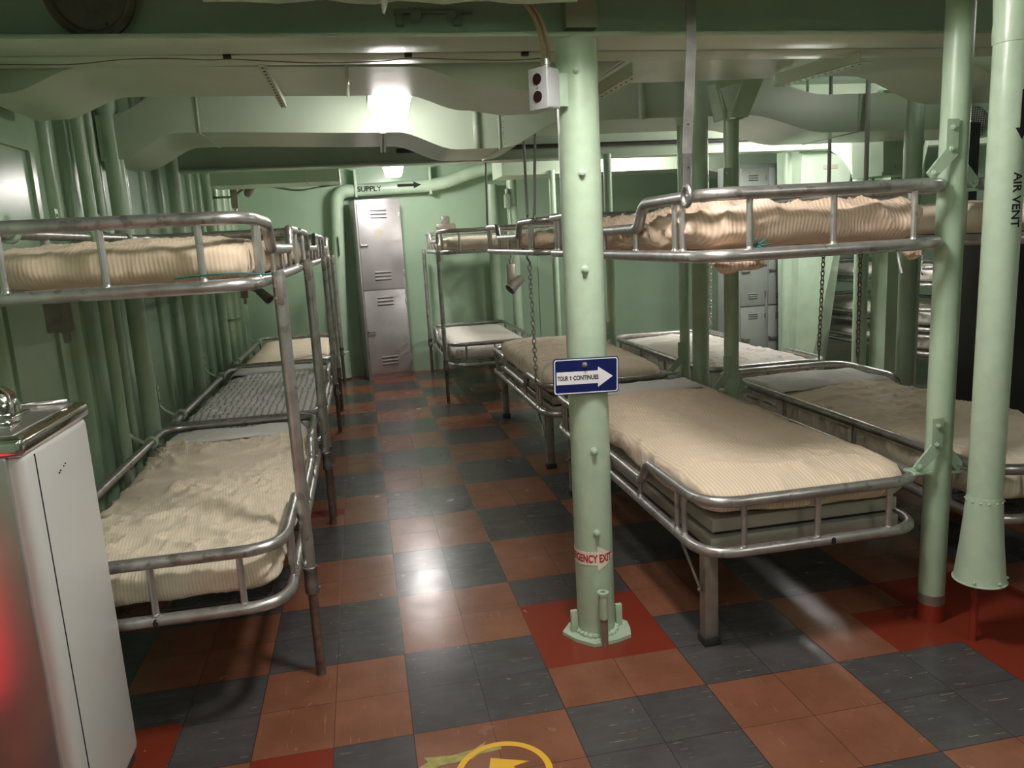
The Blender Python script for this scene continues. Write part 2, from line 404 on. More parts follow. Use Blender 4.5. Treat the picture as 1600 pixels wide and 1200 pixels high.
# ducts running across: profile of bottoms, swept box with rounded steps
def spline(pts, x):
    for (xa, za), (xb, zb) in zip(pts, pts[1:]):
        if xa <= x <= xb:
            t = (x-xa)/(xb-xa); t = t*t*(3-2*t); return za+(zb-za)*t
    return pts[0][1] if x < pts[0][0] else pts[-1][1]
def duct(name, label, prof, y0, y1, h, x0, x1, seams=(), rivets=()):
    t = thing(name, label, 'air duct', (0, y0, 2.0))
    bm = BM(); n = int((x1-x0)/.04)+1; rings = []
    for i in range(n+1):
        x = x0+(x1-x0)*i/n; z = spline(prof, x)
        rings.append([bm.verts.new(c) for c in ((x, y0, z), (x, y1, z), (x, y1, z+h), (x, y0, z+h))])
    for A, B_ in zip(rings, rings[1:]):
        for k in range(4): bm.faces.new((A[k], A[(k+1) % 4], B_[(k+1) % 4], B_[k]))
    bm.faces.new(rings[0]); bm.faces.new(rings[-1][::-1])
    obj('duct_body', bm, 'green_duct', t, True, 50)
    for sx in seams:
        z = spline(prof, sx); bm = BM()
        box(bm, sx-.006, sx+.006, y0-.004, y1+.004, z-.004, z+h)
        for k in range(7): sphere(bm, (sx+.02, y0-.002, z+.02+(h-.04)*k/6), .0035, 1)
        obj('seam_band', bm, 'green_duct', t, True)
    return t
D1 = [(-1.3, 1.925), (-1.08, 1.935), (-.84, 2.012), (.2, 2.0), (.44, 1.935), (.62, 1.912), (.76, 1.915), (1.02, 2.03), (2.2, 2.045), (2.62, 1.915), (4, 1.90)]
duct('air_duct', 'wide flat green duct just behind the front deck beam, dipping at both ends', D1, .74, 1.25, .2, -1.168, 4.0, (-.02, .98, 1.9))
D2 = [(-1.3, 1.86), (-1.1, 1.865), (-.82, 1.978), (.2, 1.953), (.5, 1.862), (.74, 1.862), (1.05, 1.985), (2.08, 1.99), (2.55, 1.888), (4, 1.885)]
duct('air_duct', 'second green duct across the aisle behind the nearest ceiling lamp', D2, 1.95, 2.5, .2, -1.168, 4.0, (-.72, .72, 2.75))
DN = [(-1.3, 1.97), (4, 1.97)]  # unseen duct put in to keep rear lamp light off the pillar top
duct('air_duct', 'added unseen green duct overhead, shading the pillar top from the rear lamps', DN, -1.1, -.66, .25, -1.168, 5.0, (.3,))
D3 = [(-1.3, 1.955), (-.15, 1.955)]
t = duct('air_duct', 'short green duct on the left beyond the second deck beam, with an open end', D3, 4.7, 5.15, .1, -1.168, -.13, (-.4,))
D4 = [(1.2, 1.97), (3.1, 1.97), (3.6, 1.9), (4.6, 1.9)]
duct('air_duct', 'green duct in the bright back right of the compartment', D4, 5.0, 5.5, .2, 1.3, 5.2, (2.3,))
for sx, yy, zz in ((.6, 1.94, 1.865), (1.48, 1.94, 1.985)):
    bm = BM(); box(bm, sx-.016, sx+.016, yy-.006, yy+.012, zz-.005, zz+.21)
    for k in range(4): sphere(bm, (sx, yy-.007, zz+.02+.05*k), .005, 1)
    tag(obj('duct_strap', bm, 'green_duct'), 'riveted green strap on the face of the second duct, ' + ('left of the central pillar' if sx < 1 else 'right of the central pillar'), 'strap')
# dark slot pipe by the second beam
bm = BM(); tube(bm, [(.3, 3.78, 2.075), (6.2, 3.78, 2.075)], .016)
tag(obj('dark_pipe', bm, 'rubber'), 'thin dark pipe running along the second deck beam to the right', 'pipe')

# perforated angle hangers under the ducts
def angle_bar(p, q, label, w_=.022):
    p, q = Vector(p), Vector(q); L = (q-p).length; bm = BM()
    box(bm, -w_/2, w_/2, 0, L, 0, .003); box(bm, w_/2-.003, w_/2, 0, L, 0, w_)
    d = (q-p).normalized(); side = d.cross(Vector((0, 0, 1))).normalized(); up = side.cross(d)
    m = Matrix((side, d, up)).transposed().to_4x4(); m.translation = p
    bmesh.ops.transform(bm, matrix=m, verts=bm.verts)
    t = thing('angle_bar', label, 'bracket', p)
    obj('bar', bm, 'green_duct', t, False)
    bm = BM(); k = .03
    while k < L-.02:
        c = p+d*k-up*.0005; lathe(bm, [(.0045, 0), (.0045, .001)], c, -up, 8); k += .04
    obj('holes', bm, 'ink', t, False)['kind'] = 'stuff'
angle_bar((-.29, .68, 1.997), (-.275, 1.27, 1.965), 'perforated green angle bar under the front duct above the aisle, left side')
angle_bar((1.80, 1.14, 1.985), (1.83, .60, 1.965), 'perforated green angle bar under the front duct left of the tall right pillar', .05)
angle_bar((.93, 1.14, 1.925), (1.0, .71, 1.955), 'perforated green angle bar just right of the central pillar top', .045)
angle_bar((.13, 1.80, 1.93), (.15, 2.45, 1.915), 'green angle hanger under the nearest ceiling lamp', .03)

# pale lagged pipe at the very top
bm = BM(); pts = [(-.37+i*.062, .17+.004*math.sin(i), 2.071+.004*math.sin(i*1.7)) for i in range(17)]
tube(bm, pts, [.03+.002*math.sin(i*2.1) for i in range(17)], n=16)
tag(obj('lagged_pipe', bm, 'green_pale'), 'pale green lagged pipe crossing at the very top of the picture', 'pipe')
bm = BM(); tube(bm, [(.085, .165, 2.06), (.09, .16, 2.035), (.086, .16, 2.01)], [.012, .009, .003], n=8)
tag(obj('paint_drip', bm, 'white'), 'white lump hanging from the lagged pipe at the top', 'drip')
bm = BM(); box(bm, .655, .755, .40, .445, 2.035, 2.3, .002)
tag(obj('beam_stiffener', bm, 'tan'), 'tan block on the front deck beam above the central pillar', 'stiffener')
# double clamp on beam web
t = thing('pipe_clamp', 'dark clamp with two rounded lugs on the front beam web above the aisle', 'clamp', (.23, .44, 2.08))
bm = BM(); box(bm, .13, .37, .43, .448, 2.085, 2.095, .002); box(bm, .135, .16, .425, .447, 2.05, 2.085, .003); box(bm, .31, .335, .425, .447, 2.05, 2.085, .003)
obj('clamp_plate', bm, 'green_grey', t)
for cx in (.195, .305):
    bm = BM(); lathe(bm, [(.002, 0), (.016, .001), (.018, .02), (.012, .03)], (cx, .445, 2.078), (0, -1, 0), 14); obj('lug', bm, 'green_grey', t)
# dark round dish, top left
t = thing('round_vent', 'dark round metal dish on the front beam web at the top left', 'vent', (-.70, .44, 2.13))
bm = BM(); lathe(bm, [(.10, 0), (.115, .02), (.118, .05), (.108, .06), (.098, .056), (.092, .045), (.0, .04)], (-.70, .445, 2.135), (0, -1, -.15), 40)
obj('dish', bm, 'dish', t)
bm = BM(); sphere(bm, (-.66, .385, 2.045), .004, 1); obj('bolt', bm, 'rubber', t)
# rolled fitting left
bm = BM(); lathe(bm, [(.03, 0), (.034, .01), (.034, .16), (.02, .185), (.004, .19)], (-1.24, .62, 1.965), (1, 0, 0), 20)
tag(obj('pipe_end', bm, 'green_pale'), 'capped pale pipe end below the beam at the far left edge', 'pipe')
# signal wire under the beam with clips
pts = []
for x, z in ((-1.2, 1.975), (-.95, 1.97), (-.8, 1.968), (-.68, 1.982), (-.55, 1.984), (-.42, 1.977), (-.37, 1.98), (-.25, 1.972), (-.1, 1.964), (.1, 1.968), (.17, 1.978), (.3, 1.972), (.5, 1.966), (.62, 1.972)):
    pts.append((x, .55, z+.008))
bm = BM(); tube(bm, rnd(pts, .1), .0016, n=6)
tag(obj('thin_wire', bm, 'wire'), 'thin wire sagging along the underside of the front deck beam', 'wire')
for x in (-.375, .175, .555):
    bm = BM(); box(bm, x-.012, x+.012, .548, .562, 1.988, 2.002, .002)
    tag(obj('wire_clip', bm, 'black'), 'small black clip on the front beam, ' + {-.375: 'left of the aisle lamp', .175: 'above the aisle lamp', .555: 'beside the outlet box cables'}[x], 'clip', 'wire clips')
pts = [(-.72, 5.1, 1.96), (-.62, 5.1, 1.935), (-.5, 5.1, 1.915), (-.35, 5.1, 1.94), (-.15, 5.1, 1.957)]
bm = BM(); tube(bm, rnd(pts, .08), .006, n=8); tube(bm, [(p[0]+.02, p[1]+.03, p[2]+.008) for p in rnd(pts, .08)], .005, n=8)
tag(obj('cable_loop', bm, 'green_grey'), 'pair of green cables sagging under the short left duct', 'cable')

# ------------------------------------------------------------------ ceiling lamps
def lamp(x, y, z, s, k, hl, label):
    t = thing('ceiling_lamp', label, 'lamp', (x, y, z+.12), 'caged ceiling lamps')
    hw = .088*k
    bm = BM(); box(bm, x-hw-.01, x+hw+.01, y-hl-.01, y+hl+.01, z+.085, z+.125, .006); obj('housing', bm, 'green_grey', t)
    bm = BM()
    up = [(x-hw, y-hl, z+.088), (x+hw, y-hl, z+.088), (x+hw, y+hl, z+.088), (x-hw, y+hl, z+.088)]
    lo = [(x-hw*.8, y-hl*.85, z), (x+hw*.8, y-hl*.85, z), (x+hw*.8, y+hl*.85, z), (x-hw*.8, y+hl*.85, z)]
    U = [bm.verts.new(c) for c in up]; L = [bm.verts.new(c) for c in lo]
    bm.faces.new(U); bm.faces.new(L[::-1])
    for i in range(4): bm.faces.new((U[i], L[i], L[(i+1) % 4], U[(i+1) % 4]))
    bmesh.ops.bevel(bm, geom=bm.edges[:], offset=.008, segments=2, affect='EDGES')
    obj('diffuser', bm, emis('lit_diffuser', (1.0, .93, .90), s), t)
    bm = BM(); tube(bm, [(x, y, z+.12), (x, y, 2.5)], .012); obj('stem', bm, 'green_grey', t)
for L in LAMPS: lamp(*L)
# red indicator lamp near the photographer, whose glow falls on the cooler and the left bunk
t = thing('red_lamp', 'red sign lamp behind the photographer on the left', 'lamp', (-1.13, -1.0, .1))
bm = BM(); box(bm, -1.165, -1.10, -1.2, -.82, .08, .92, .01); obj('case', bm, 'dark', t)
bm = BM(); box(bm, -1.099, -1.07, -1.17, -.85, .12, .88, .005); obj('red_lens', bm, emis('lit_red_lens', (1, .02, .05), .8), t)

# ------------------------------------------------------------------ pillars and pipes
def col(name, label, cat, x, y, z0, z1, r, mat='green_pale', n=28):
    t = thing(name, label, cat, (x, y, z0)); bm = BM(); tube(bm, [(x, y, z0), (x, y, z1)], r, n=n); obj('shaft', bm, mat, t); return t
# central pillar
PX, PY, PR = .688, .42, .0670
t = thing('pillar', 'thick pale green pillar in the centre foreground with studs and a flanged foot', 'pillar', (PX, PY, 0))
bm = BM(); tube(bm, [(PX, PY, .012), (PX, PY, 2.0)], PR, n=48); obj('shaft', bm, 'green_pale', t)
bm = BM()
fl = [(PX+math.cos(a)*q, PY+math.sin(a)*q) for a, q in ((.1, .12), (.75, .105), (1.6, .11), (2.5, .105), (3.1, .125), (3.7, .11), (4.35, .118), (5.1, .112), (5.6, .13), (5.95, .12))]
prism(bm, fl, .001, .014, 'Z'); obj('foot_plate', bm, 'green_pale', t, False)
for sg in (-1, 1):
    bm = BM(); box(bm, PX+sg*.083-.012, PX+sg*.083+.012, PY-.012, PY+.004, .014, .095, .003); obj('gusset', bm, 'green_pale', t)
bm = BM()
for k in range(26):
    a = 2*PI*k/26; sphere(bm, (PX+math.cos(a)*(PR+.004), PY+math.sin(a)*(PR+.004), .018), .011+.004*random.random(), 1, (1, 1, .8))
obj('weld_bead', bm, 'green_pale', t)
for z, a in ((1.903, .0), (1.595, .1), (1.295, .08), (.69, .2), (.40, .2)):
    s = t if True else None
    bm = BM(); d = Vector((math.sin(a-.3), -math.cos(a-.3), 0)); c = Vector((PX, PY, z))+d*(PR-.003)
    lathe(bm, [(.013, 0), (.013, .006), (.008, .008), (.008, .02), (.003, .022)], c, d, 12); obj('stud', bm, 'green_pale', t)
# pipe stub beside pillar foot
SX, SY = .685, .318
t = thing('pipe_socket', 'short upright pipe socket standing in front of the central pillar foot', 'pipe', (SX, SY, 0))
bm = BM(); tube(bm, [(SX, SY, 0), (SX, SY, .14)], .0135, n=18); obj('pipe', bm, 'leg', t)
bm = BM(); lathe(bm, [(.016, .10), (.0165, .105), (.0165, .19), (.020, .191), (.020, .198), (.010, .199), (.009, .17)], (SX, SY, 0), n=20); obj('socket', bm, 'green_pale', t)

# sign
t = thing('arrow_sign', 'navy blue sign with white arrow reading TOUR 1 CONTINUES on the central pillar', 'sign', (.66, .335, .90))
SCX, SCZ = .6585, .951
bm = BM(); poly_flat(bm, rbox(-.111, .111, -.060, .060, .009), .003, 0); flat(bm, (SCX, .343, SCZ)); obj('plate', bm, 'navy', t, False)
bm = BM()
o_ = rbox(-.108, .108, -.057, .057, .008); i_ = rbox(-.1045, .1045, -.0535, .0535, .006)
A = [bm.verts.new((*p, .0033)) for p in o_]; B_ = [bm.verts.new((*p, .0033)) for p in i_]
for k in range(len(A)): bm.faces.new((A[k], A[(k+1) % len(A)], B_[(k+1) % len(A)], B_[k]))
flat(bm, (SCX, .343, SCZ)); obj('border', bm, 'white', t, False)
bm = BM(); poly_flat(bm, [(-.100, -.021), (.040, -.021), (.040, -.034), (.091, 0), (.040, .034), (.040, .021), (-.100, .021)], .0006, 0)
flat(bm, (SCX, .3397, SCZ-.005)); obj('arrow', bm, 'white', t, False)
for word, cx_, w_ in (('TOUR', -.079, .036), ('CONTINUES', -.001, .086)):
    bm = text_bm(word, .0185, w_, .0006, .0003, 1.1); flat(bm, (SCX+cx_, .3388, SCZ-.005)); obj('lettering', bm, 'ink', t, False)
bm = BM(); poly_flat(bm, [(-.0016, -.0066), (.0014, -.0066), (.0014, .0068), (-.0006, .0068), (-.0048, .0036), (-.0040, .0018), (-.0016, .0030)], .0004, 0); flat(bm, (SCX-.0525, .3388, SCZ-.005)); obj('lettering', bm, 'ink', t, False)
bm = BM(); lathe(bm, [(.009, 0), (.009, .003), (.005, .004), (.005, .012), (.001, .013)], (SCX-.005, .340, SCZ+.037), (0, -1, 0), 12); obj('screw', bm, 'steel', t)
bm = BM(); box(bm, SCX-.006, SCX+.006, .342, .353, SCZ+.030, SCZ+.044); obj('stand_off', bm, 'steel', t, False)
t.matrix_world = Matrix.Translation(t.location) @ Matrix.Rotation(math.radians(1.6), 4, 'Y')
# emergency exit sticker
t = thing('exit_sticker', 'cream arrow sticker reading EMERGENCY EXIT wrapped round the foot of the central pillar', 'sticker', (PX, PY-PR, .30))
bm = BM(); poly_flat(bm, [(-.15, -.024), (.012, -.024), (.012, -.046), (.088, 0), (.012, .046), (.012, .024), (-.15, .024)], .0008, .006); wrap(bm, PX, PY, .305, PR, -.30, .0006)
obj('arrow', bm, 'cream', t, False)
bm = text_bm('EMERGENCY EXIT', .030, .192, .0008, .0003, 1.3); bmesh.ops.translate(bm, verts=bm.verts, vec=(-.028, 0, 0)); wrap(bm, PX, PY, .305, PR, -.30, .0018); obj('lettering', bm, 'redink', t, False)

# electrical outlet box
t = thing('outlet_box', 'grey double outlet box fixed to the left side of the central pillar top', 'outlet', (.565, .36, 1.79))
Rz = Matrix.Rotation(math.radians(-56), 4, 'Z')
def ob(bm_, name, mat):
    bmesh.ops.transform(bm_, matrix=Matrix.Translation((.565, .345, 1.845)) @ Rz, verts=bm_.verts); obj(name, bm_, mat, t)
bm = BM(); box(bm, -.036, .036, -.03, .03, -.060, .058, .008, seg=3); ob(bm, 'box_body', 'box')
bm = BM(); box(bm, -.037, .037, -.034, -.030, -.061, .059, .0015); ob(bm, 'face_plate', 'box')
for zz in (.026, -.024):
    bm = BM(); lathe(bm, [(.0165, 0), (.0165, .003)], (0, -.034, zz), (0, -1, 0), 24); ob(bm, 'receptacle', 'brown')
bm = BM(); lathe(bm, [(.003, 0), (.003, .002)], (0, -.034, .001), (0, -1, 0), 10); ob(bm, 'screw', 'steel')
bm = BM(); lathe(bm, [(.011, 0), (.011, .012), (.014, .012), (.014, .022), (.010, .022), (.010, .03)], (.008, 0, .056), (0, 0, 1), 16); ob(bm, 'cable_gland', 'steel')
bm = BM(); box(bm, .585, .640, .352, .360, 1.795, 1.895, .003); obj('mounting_bracket', bm, 'green_pale', t)
pts = [(.565, .35, 1.925), (.560, .335, 1.99), (.535, .32, 2.05), (.47, .28, 2.11), (.40, .25, 2.16), (.38, .24, 2.49)]
bm = BM(); tube(bm, rnd(pts, .04), .0075, n=10)
tag(obj('power_cable', bm, 'cable'), 'thick tan cable curving down into the outlet box, left one of the pair', 'cable')
bm = BM(); tube(bm, rnd([(p[0]+.018, p[1]+.006, p[2]) for p in pts], .04), .006, n=10)
tag(obj('power_cable', bm, 'cable'), 'thinner tan cable curving down into the outlet box, right one of the pair', 'cable')

# right pillar with red foot
RX, RY, RR = 1.846, .166, .0425
t = thing('pillar', 'green tube pillar with a red painted foot at the near right bunk corner', 'pillar', (RX, RY, 0))
bm = BM(); tube(bm, [(RX, RY, .10), (RX, RY, 2.5)], RR, n=36); obj('shaft', bm, 'green', t)
bm = BM(); tube(bm, [(RX, RY, .063), (RX, RY, .10)], RR+.0006, n=36); obj('worn_band', bm, 'leg', t)
bm = BM(); tube(bm, [(RX, RY, 0), (RX, RY, .064)], RR+.001, n=36); obj('red_foot', bm, 'red', t)
# further pillars in the middle right row
def pillar2(x, y, r, z1, label):
    t = col('pillar', label, 'pillar', x, y, 0, z1, r, 'green')
    bm = BM(); tube(bm, [(x, y, 0), (x, y, .06)], r+.001, n=24); obj('red_foot', bm, 'red', t)
pillar2(1.85, 1.68, .038, 1.93, 'green pillar topped by a hopper-shaped bracket, behind the near right bunk')
pillar2(1.85, 2.28, .030, 2.5, 'slim green pillar left of the wide elbow pipe')
pillar2(1.85, 3.66, .032, 1.99, 'slim green pillar just right of the central pillar, in the background')
# wide pipe with elbow next to it
bm = BM(); tube(bm, rnd([(1.882, 2.125, 0), (1.882, 2.125, 1.80), (1.80, 1.95, 1.90), (1.77, 1.88, 2.5)], .07), .048, n=24); tube(bm, [(1.882, 2.125, 1.66), (1.882, 2.125, 1.70)], .051, n=24)
tag(obj('elbow_pipe', bm, 'green'), 'wide green pipe bending into the duct beside the slim pillar', 'pipe')
# hopper-like bracket
t = thing('post_bracket', 'hopper-shaped green sheet bracket on top of the middle pillar', 'bracket', (1.82, 1.6, 1.9))
bm = BM()
def plate(bm, q, th=.004):
    v = [bm.verts.new(c) for c in q]; f = bm.faces.new(v); n = (Vector(q[1])-Vector(q[0])).cross(Vector(q[2])-Vector(q[0])).normalized()*th
    v2 = [bm.verts.new(Vector(c)+n) for c in q]; bm.faces.new(v2[::-1])
    for i in range(len(q)): bm.faces.new((v[i], v2[i], v2[(i+1) % len(q)], v[(i+1) % len(q)]))
plate(bm, [(1.79, 1.56, 1.925), (1.875, 1.56, 1.925), (1.93, 1.5, 2.10), (1.83, 1.5, 2.10)]); obj('front_plate', bm, 'green', t, False)
bm = BM(); plate(bm, [(1.70, 1.54, 2.09), (1.70, 1.54, 2.05), (1.83, 1.5, 2.08), (1.83, 1.5, 2.115)]); plate(bm, [(1.70, 1.54, 2.08), (1.725, 1.54, 2.04), (1.80, 1.6, 1.925), (1.775, 1.6, 1.92)]); obj('arm', bm, 'green', t, False)
bm = BM(); plate(bm, [(1.79, 1.56, 1.925), (1.83, 1.5, 2.10), (1.74, 1.72, 2.10), (1.79, 1.74, 1.925)]); plate(bm, [(1.875, 1.56, 1.925), (1.93, 1.5, 2.10), (1.95, 1.72, 2.10), (1.90, 1.74, 1.925)]); obj('side_plate', bm, 'green', t, False)

# air vent trunk at right
VX, VY = 1.866, -.02
t = thing('ventilation_pipe', 'pale green air vent pipe flaring to an open bell above the floor, far right', 'vent pipe', (VX, VY, .2))
bm = BM(); tube(bm, [(VX, VY, .50), (VX, VY, 1.93)], .0505, n=40); obj('pipe', bm, 'green_pale', t)
bm = BM(); lathe(bm, [(.053, 1.88), (.055, 1.91), (.053, 1.94), (.058, 2.05), (.064, 2.5)], (VX, VY, 0), n=40); obj('upper_sleeve', bm, 'green_pale', t)
bm = BM()
prof = [(.052, .515), (.0535, .50), (.057, .44), (.063, .36), (.071, .28), (.0755, .232), (.077, .228)]
lathe(bm, prof+[(.075, .2285), (.049, .48)], (VX, VY, 0), n=48)
for v in bm.verts:   # dent in the flare
    d = (v.co-Vector((VX-.04, VY-.052, .40))); v.co += Vector((.6, .8, 0))*.012*math.exp(-(d.length/.045)**2)
obj('bell', bm, 'green_pale', t)
bm = BM(); tube(bm, [(VX+.0775*math.cos(2*PI*k/48), VY+.0775*math.sin(2*PI*k/48), .229) for k in range(48)], .003, closed=True, n=8); obj('rim', bm, 'green_pale', t)
for k in range(14):
    a = 2*PI*k/14+.2; bm = BM(); sphere(bm, (VX+.054*math.cos(a), VY+.054*math.sin(a), .502), .004, 1); obj('rivet', bm, 'green_pale', t)
for a in (-2.5, -1.5, -.6):
    bm = BM(); sphere(bm, (VX+.077*math.cos(a), VY+.077*math.sin(a), .242), .006, 1); obj('rivet', bm, 'green_pale', t)
bm = text_bm('AIR VENT', .045, .158, .0008, .0003, .85)
bmesh.ops.rotate(bm, verts=bm.verts, cent=(0, 0, 0), matrix=Matrix.Rotation(-PI/2, 3, 'Z')); wrap(bm, VX, VY, 1.437, .0505, -.02, .0008); obj('stencil_lettering', bm, 'ink', t, False)
bm = BM(); poly_flat(bm, [(-.007, .07), (-.007, -.035), (-.02, -.035), (0, -.068), (.02, -.035), (.007, -.035), (.007, .07)], .0006, .004); wrap(bm, VX, VY, 1.675, .0505, .02, .0008); obj('down_arrow', bm, 'ink', t, False)
bm = BM(); tube(bm, [(1.869, -.003, 0), (1.869, -.003, .34)], .0125, n=16)
tag(obj('red_pipe', bm, 'red'), 'thin red pipe rising from the deck into the vent bell', 'pipe')

# pipes on the left hull side
for (x, y, r, lab) in ((-1.12, 1.98, .042, 'thick green pipe on the left side, closest to the camera'), (-1.15, 1.63, .026, 'thin green pipe left of the thick one on the ship side'),
                       (-1.12, 3.2, .036, 'green pipe on the left side behind the second duct'), (-1.13, 4.35, .035, 'green pipe on the left side above the farthest left bunks'),
                       (-1.15, 1.78, .018, 'narrow green conduit with a clamp on the left ship side')):
    col('hull_pipe', lab, 'pipe', x, y, .02, 2.5 if y > 1.9 else 2.48, r, 'green')
# supply pipe at far end
bm = BM()
pts = rnd([(-.30, 6.44, .30), (-.20, 6.44, 1.99), (.90, 6.40, 2.015), (1.25, 6.35, 2.14), (1.75, 6.3, 2.20)], [0, .12, .18, .18, 0], 8)
t = thing('supply_pipe', 'green supply pipe bending over the bare metal locker on the far wall', 'pipe', (-.2, 6.44, 0))
tube(bm, pts, .066, n=24); obj('pipe', bm, 'green', t)
bm = BM(); lathe(bm, [(.066, .0), (.09, .02), (.088, .30), (.07, .32)], (-.31, 6.44, 0), n=24); obj('pipe_foot', bm, 'green', t)
bm = text_bm('SUPPLY', .075, .25, .001, .0005); flat(bm, (.14, 6.342, 2.0)); obj('lettering', bm, 'ink', t, False)
bm = BM(); poly_flat(bm, [(-.12, -.014), (.05, -.014), (.05, -.035), (.13, 0), (.05, .035), (.05, .014), (-.12, .014)], .001, 0); flat(bm, (.55, 6.338, 2.02)); obj('flow_arrow', bm, 'ink', t, False)
for x in (.00, .78):
    bm = BM(); box(bm, x-.012, x+.012, 6.355, 6.52, 1.92, 2.2, .003); obj('hanger', bm, 'green', t)
# pipes around far right corner
for (x, y, r, lab) in ((1.45, 6.47, .062, 'wide green pipe in the far corner behind the farthest right bunks'), (1.58, 6.0, .05, 'green pipe carrying the caged switch, behind the farthest right bunks'),
                       (1.76, 5.0, .03, 'slim green pipe by the aisle-side far right bunk'), (1.80, 4.5, .055, 'green pipe left of the central pillar in the background'), (1.83, 4.0, .022, 'thin green pipe left of the central pillar in the background')):
    col('corner_pipe', lab, 'pipe', x, y, .02, 2.0, r, 'green')
bm = BM()
for k in range(14): lathe(bm, [(.006, 0), (.006, .002)], (1.735+.0, 4.3-.06, 1.35+k*.035), (-.3, -1, 0), 6)
box(bm, 1.72, 1.75, 4.24, 4.25, 1.3, 2.5); tag(obj('perforated_strip', bm, 'green_grey', None, False), 'perforated strip hanging among the far corner pipes', 'strip')
t = thing('switch_box', 'small green switch box clamped on a pipe in the far right corner', 'switch', (1.50, 5.93, 1.72))
bm = BM(); box(bm, 1.49, 1.55, 5.91, 5.99, 1.72, 1.86, .01); box(bm, 1.54, 1.60, 5.94, 5.96, 1.74, 1.76); lathe(bm, [(.02, 0), (.02, .05), (.012, .06)], (1.52, 5.95, 1.86), n=14); obj('switch_body', bm, 'green_grey', t)
bm = BM(); tube(bm, rnd([(1.52, 5.95, 1.72), (1.525, 5.945, 1.5), (1.535, 5.95, 1.2)], .05), .008, n=8); obj('cord', bm, 'green', t)

# far wall fittings
t = thing('wall_hook_plate', 'small grey plate fixed on the far wall above the farthest right bunks', 'plate', (.93, 6.55, 1.55))
bm = BM(); box(bm, .83, 1.03, 6.538, 6.56, 1.55, 1.61, .003); obj('lower_plate', bm, 'leg', t)
bm = BM(); box(bm, .89, .97, 6.538, 6.56, 1.61, 1.69, .003); obj('upper_plate', bm, 'leg', t)
bm = BM(); box(bm, -.235, -.225, 6.355, 6.375, 1.33, 1.53, .002); tag(obj('black_slot', bm, 'rubber'), 'narrow black fitting on the supply pipe left of the locker', 'fitting')
def hooded(loc, d, label, s=1.0, back=None):
    t = thing('bunk_light', label, 'reading light', loc, 'small hooded reading lights'); L = Vector(loc); d = Vector(d).normalized()
    bm = BM(); box(bm, L.x-.03*s, L.x+.03*s, L.y-.03*s, L.y+.03*s, L.z-.10*s, L.z+.08*s, .008); tube(bm, [L+Vector((0, 0, -.15*s)), L+Vector((0, 0, .12*s))], .014*s, n=10); obj('bracket_box', bm, 'leg', t)
    if back:
        bm = BM(); tube(bm, [L, back], .010, n=8); obj('wall_arm', bm, 'leg', t)
    bm = BM(); tube(bm, [L, L+d*.08*s+Vector((.05*s, 0, 0))], .012*s, n=8); obj('arm', bm, 'leg', t)
    c = L+d*.04*s+Vector((.10*s, -.02, -.02)); bm = BM()
    lathe(bm, [(.02*s, -.02*s), (.034*s, 0), (.044*s, .13*s), (.046*s, .135*s), (.040*s, .134*s), (.02*s, .02*s)], c, d, 20); obj('hood', bm, 'dish', t)
hooded((-1.06, 5.25, 1.90), (.45, -.2, .85), 'hooded reading light at the far end of the left side, above the upper bunk', back=(-1.24, 5.25, 1.90))
hooded((-1.02, 4.9, 1.13), (.55, -.4, -.5), 'hooded reading light under the far left upper bunk', back=(-1.24, 4.9, 1.13))
hooded((1.50, 5.85, 1.05), (-.75, -.3, -.6), 'hooded reading light between the farthest right bunks', 1.3, (1.58, 6.0, 1.05))
bm = BM(); box(bm, -1.14, -1.03, 4.6, 4.72, .86, .875); box(bm, -1.13, -1.12, 4.6, 4.72, .78, .87)
tag(obj('wall_shelf', bm, 'green'), 'small green shelf on the left wall over the far lower bunk', 'shelf')
bm = BM(); box(bm, -.97, -.90, .47, .50, 1.20, 1.29, .004); tube(bm, [(-.92, .48, 1.3), (-.92, .48, 1.20), (-.915, .47, 1.17)], .012, n=8)
tag(obj('latch_box', bm, 'dish'), 'rusty latch fitting hanging under the near left upper bunk', 'latch')

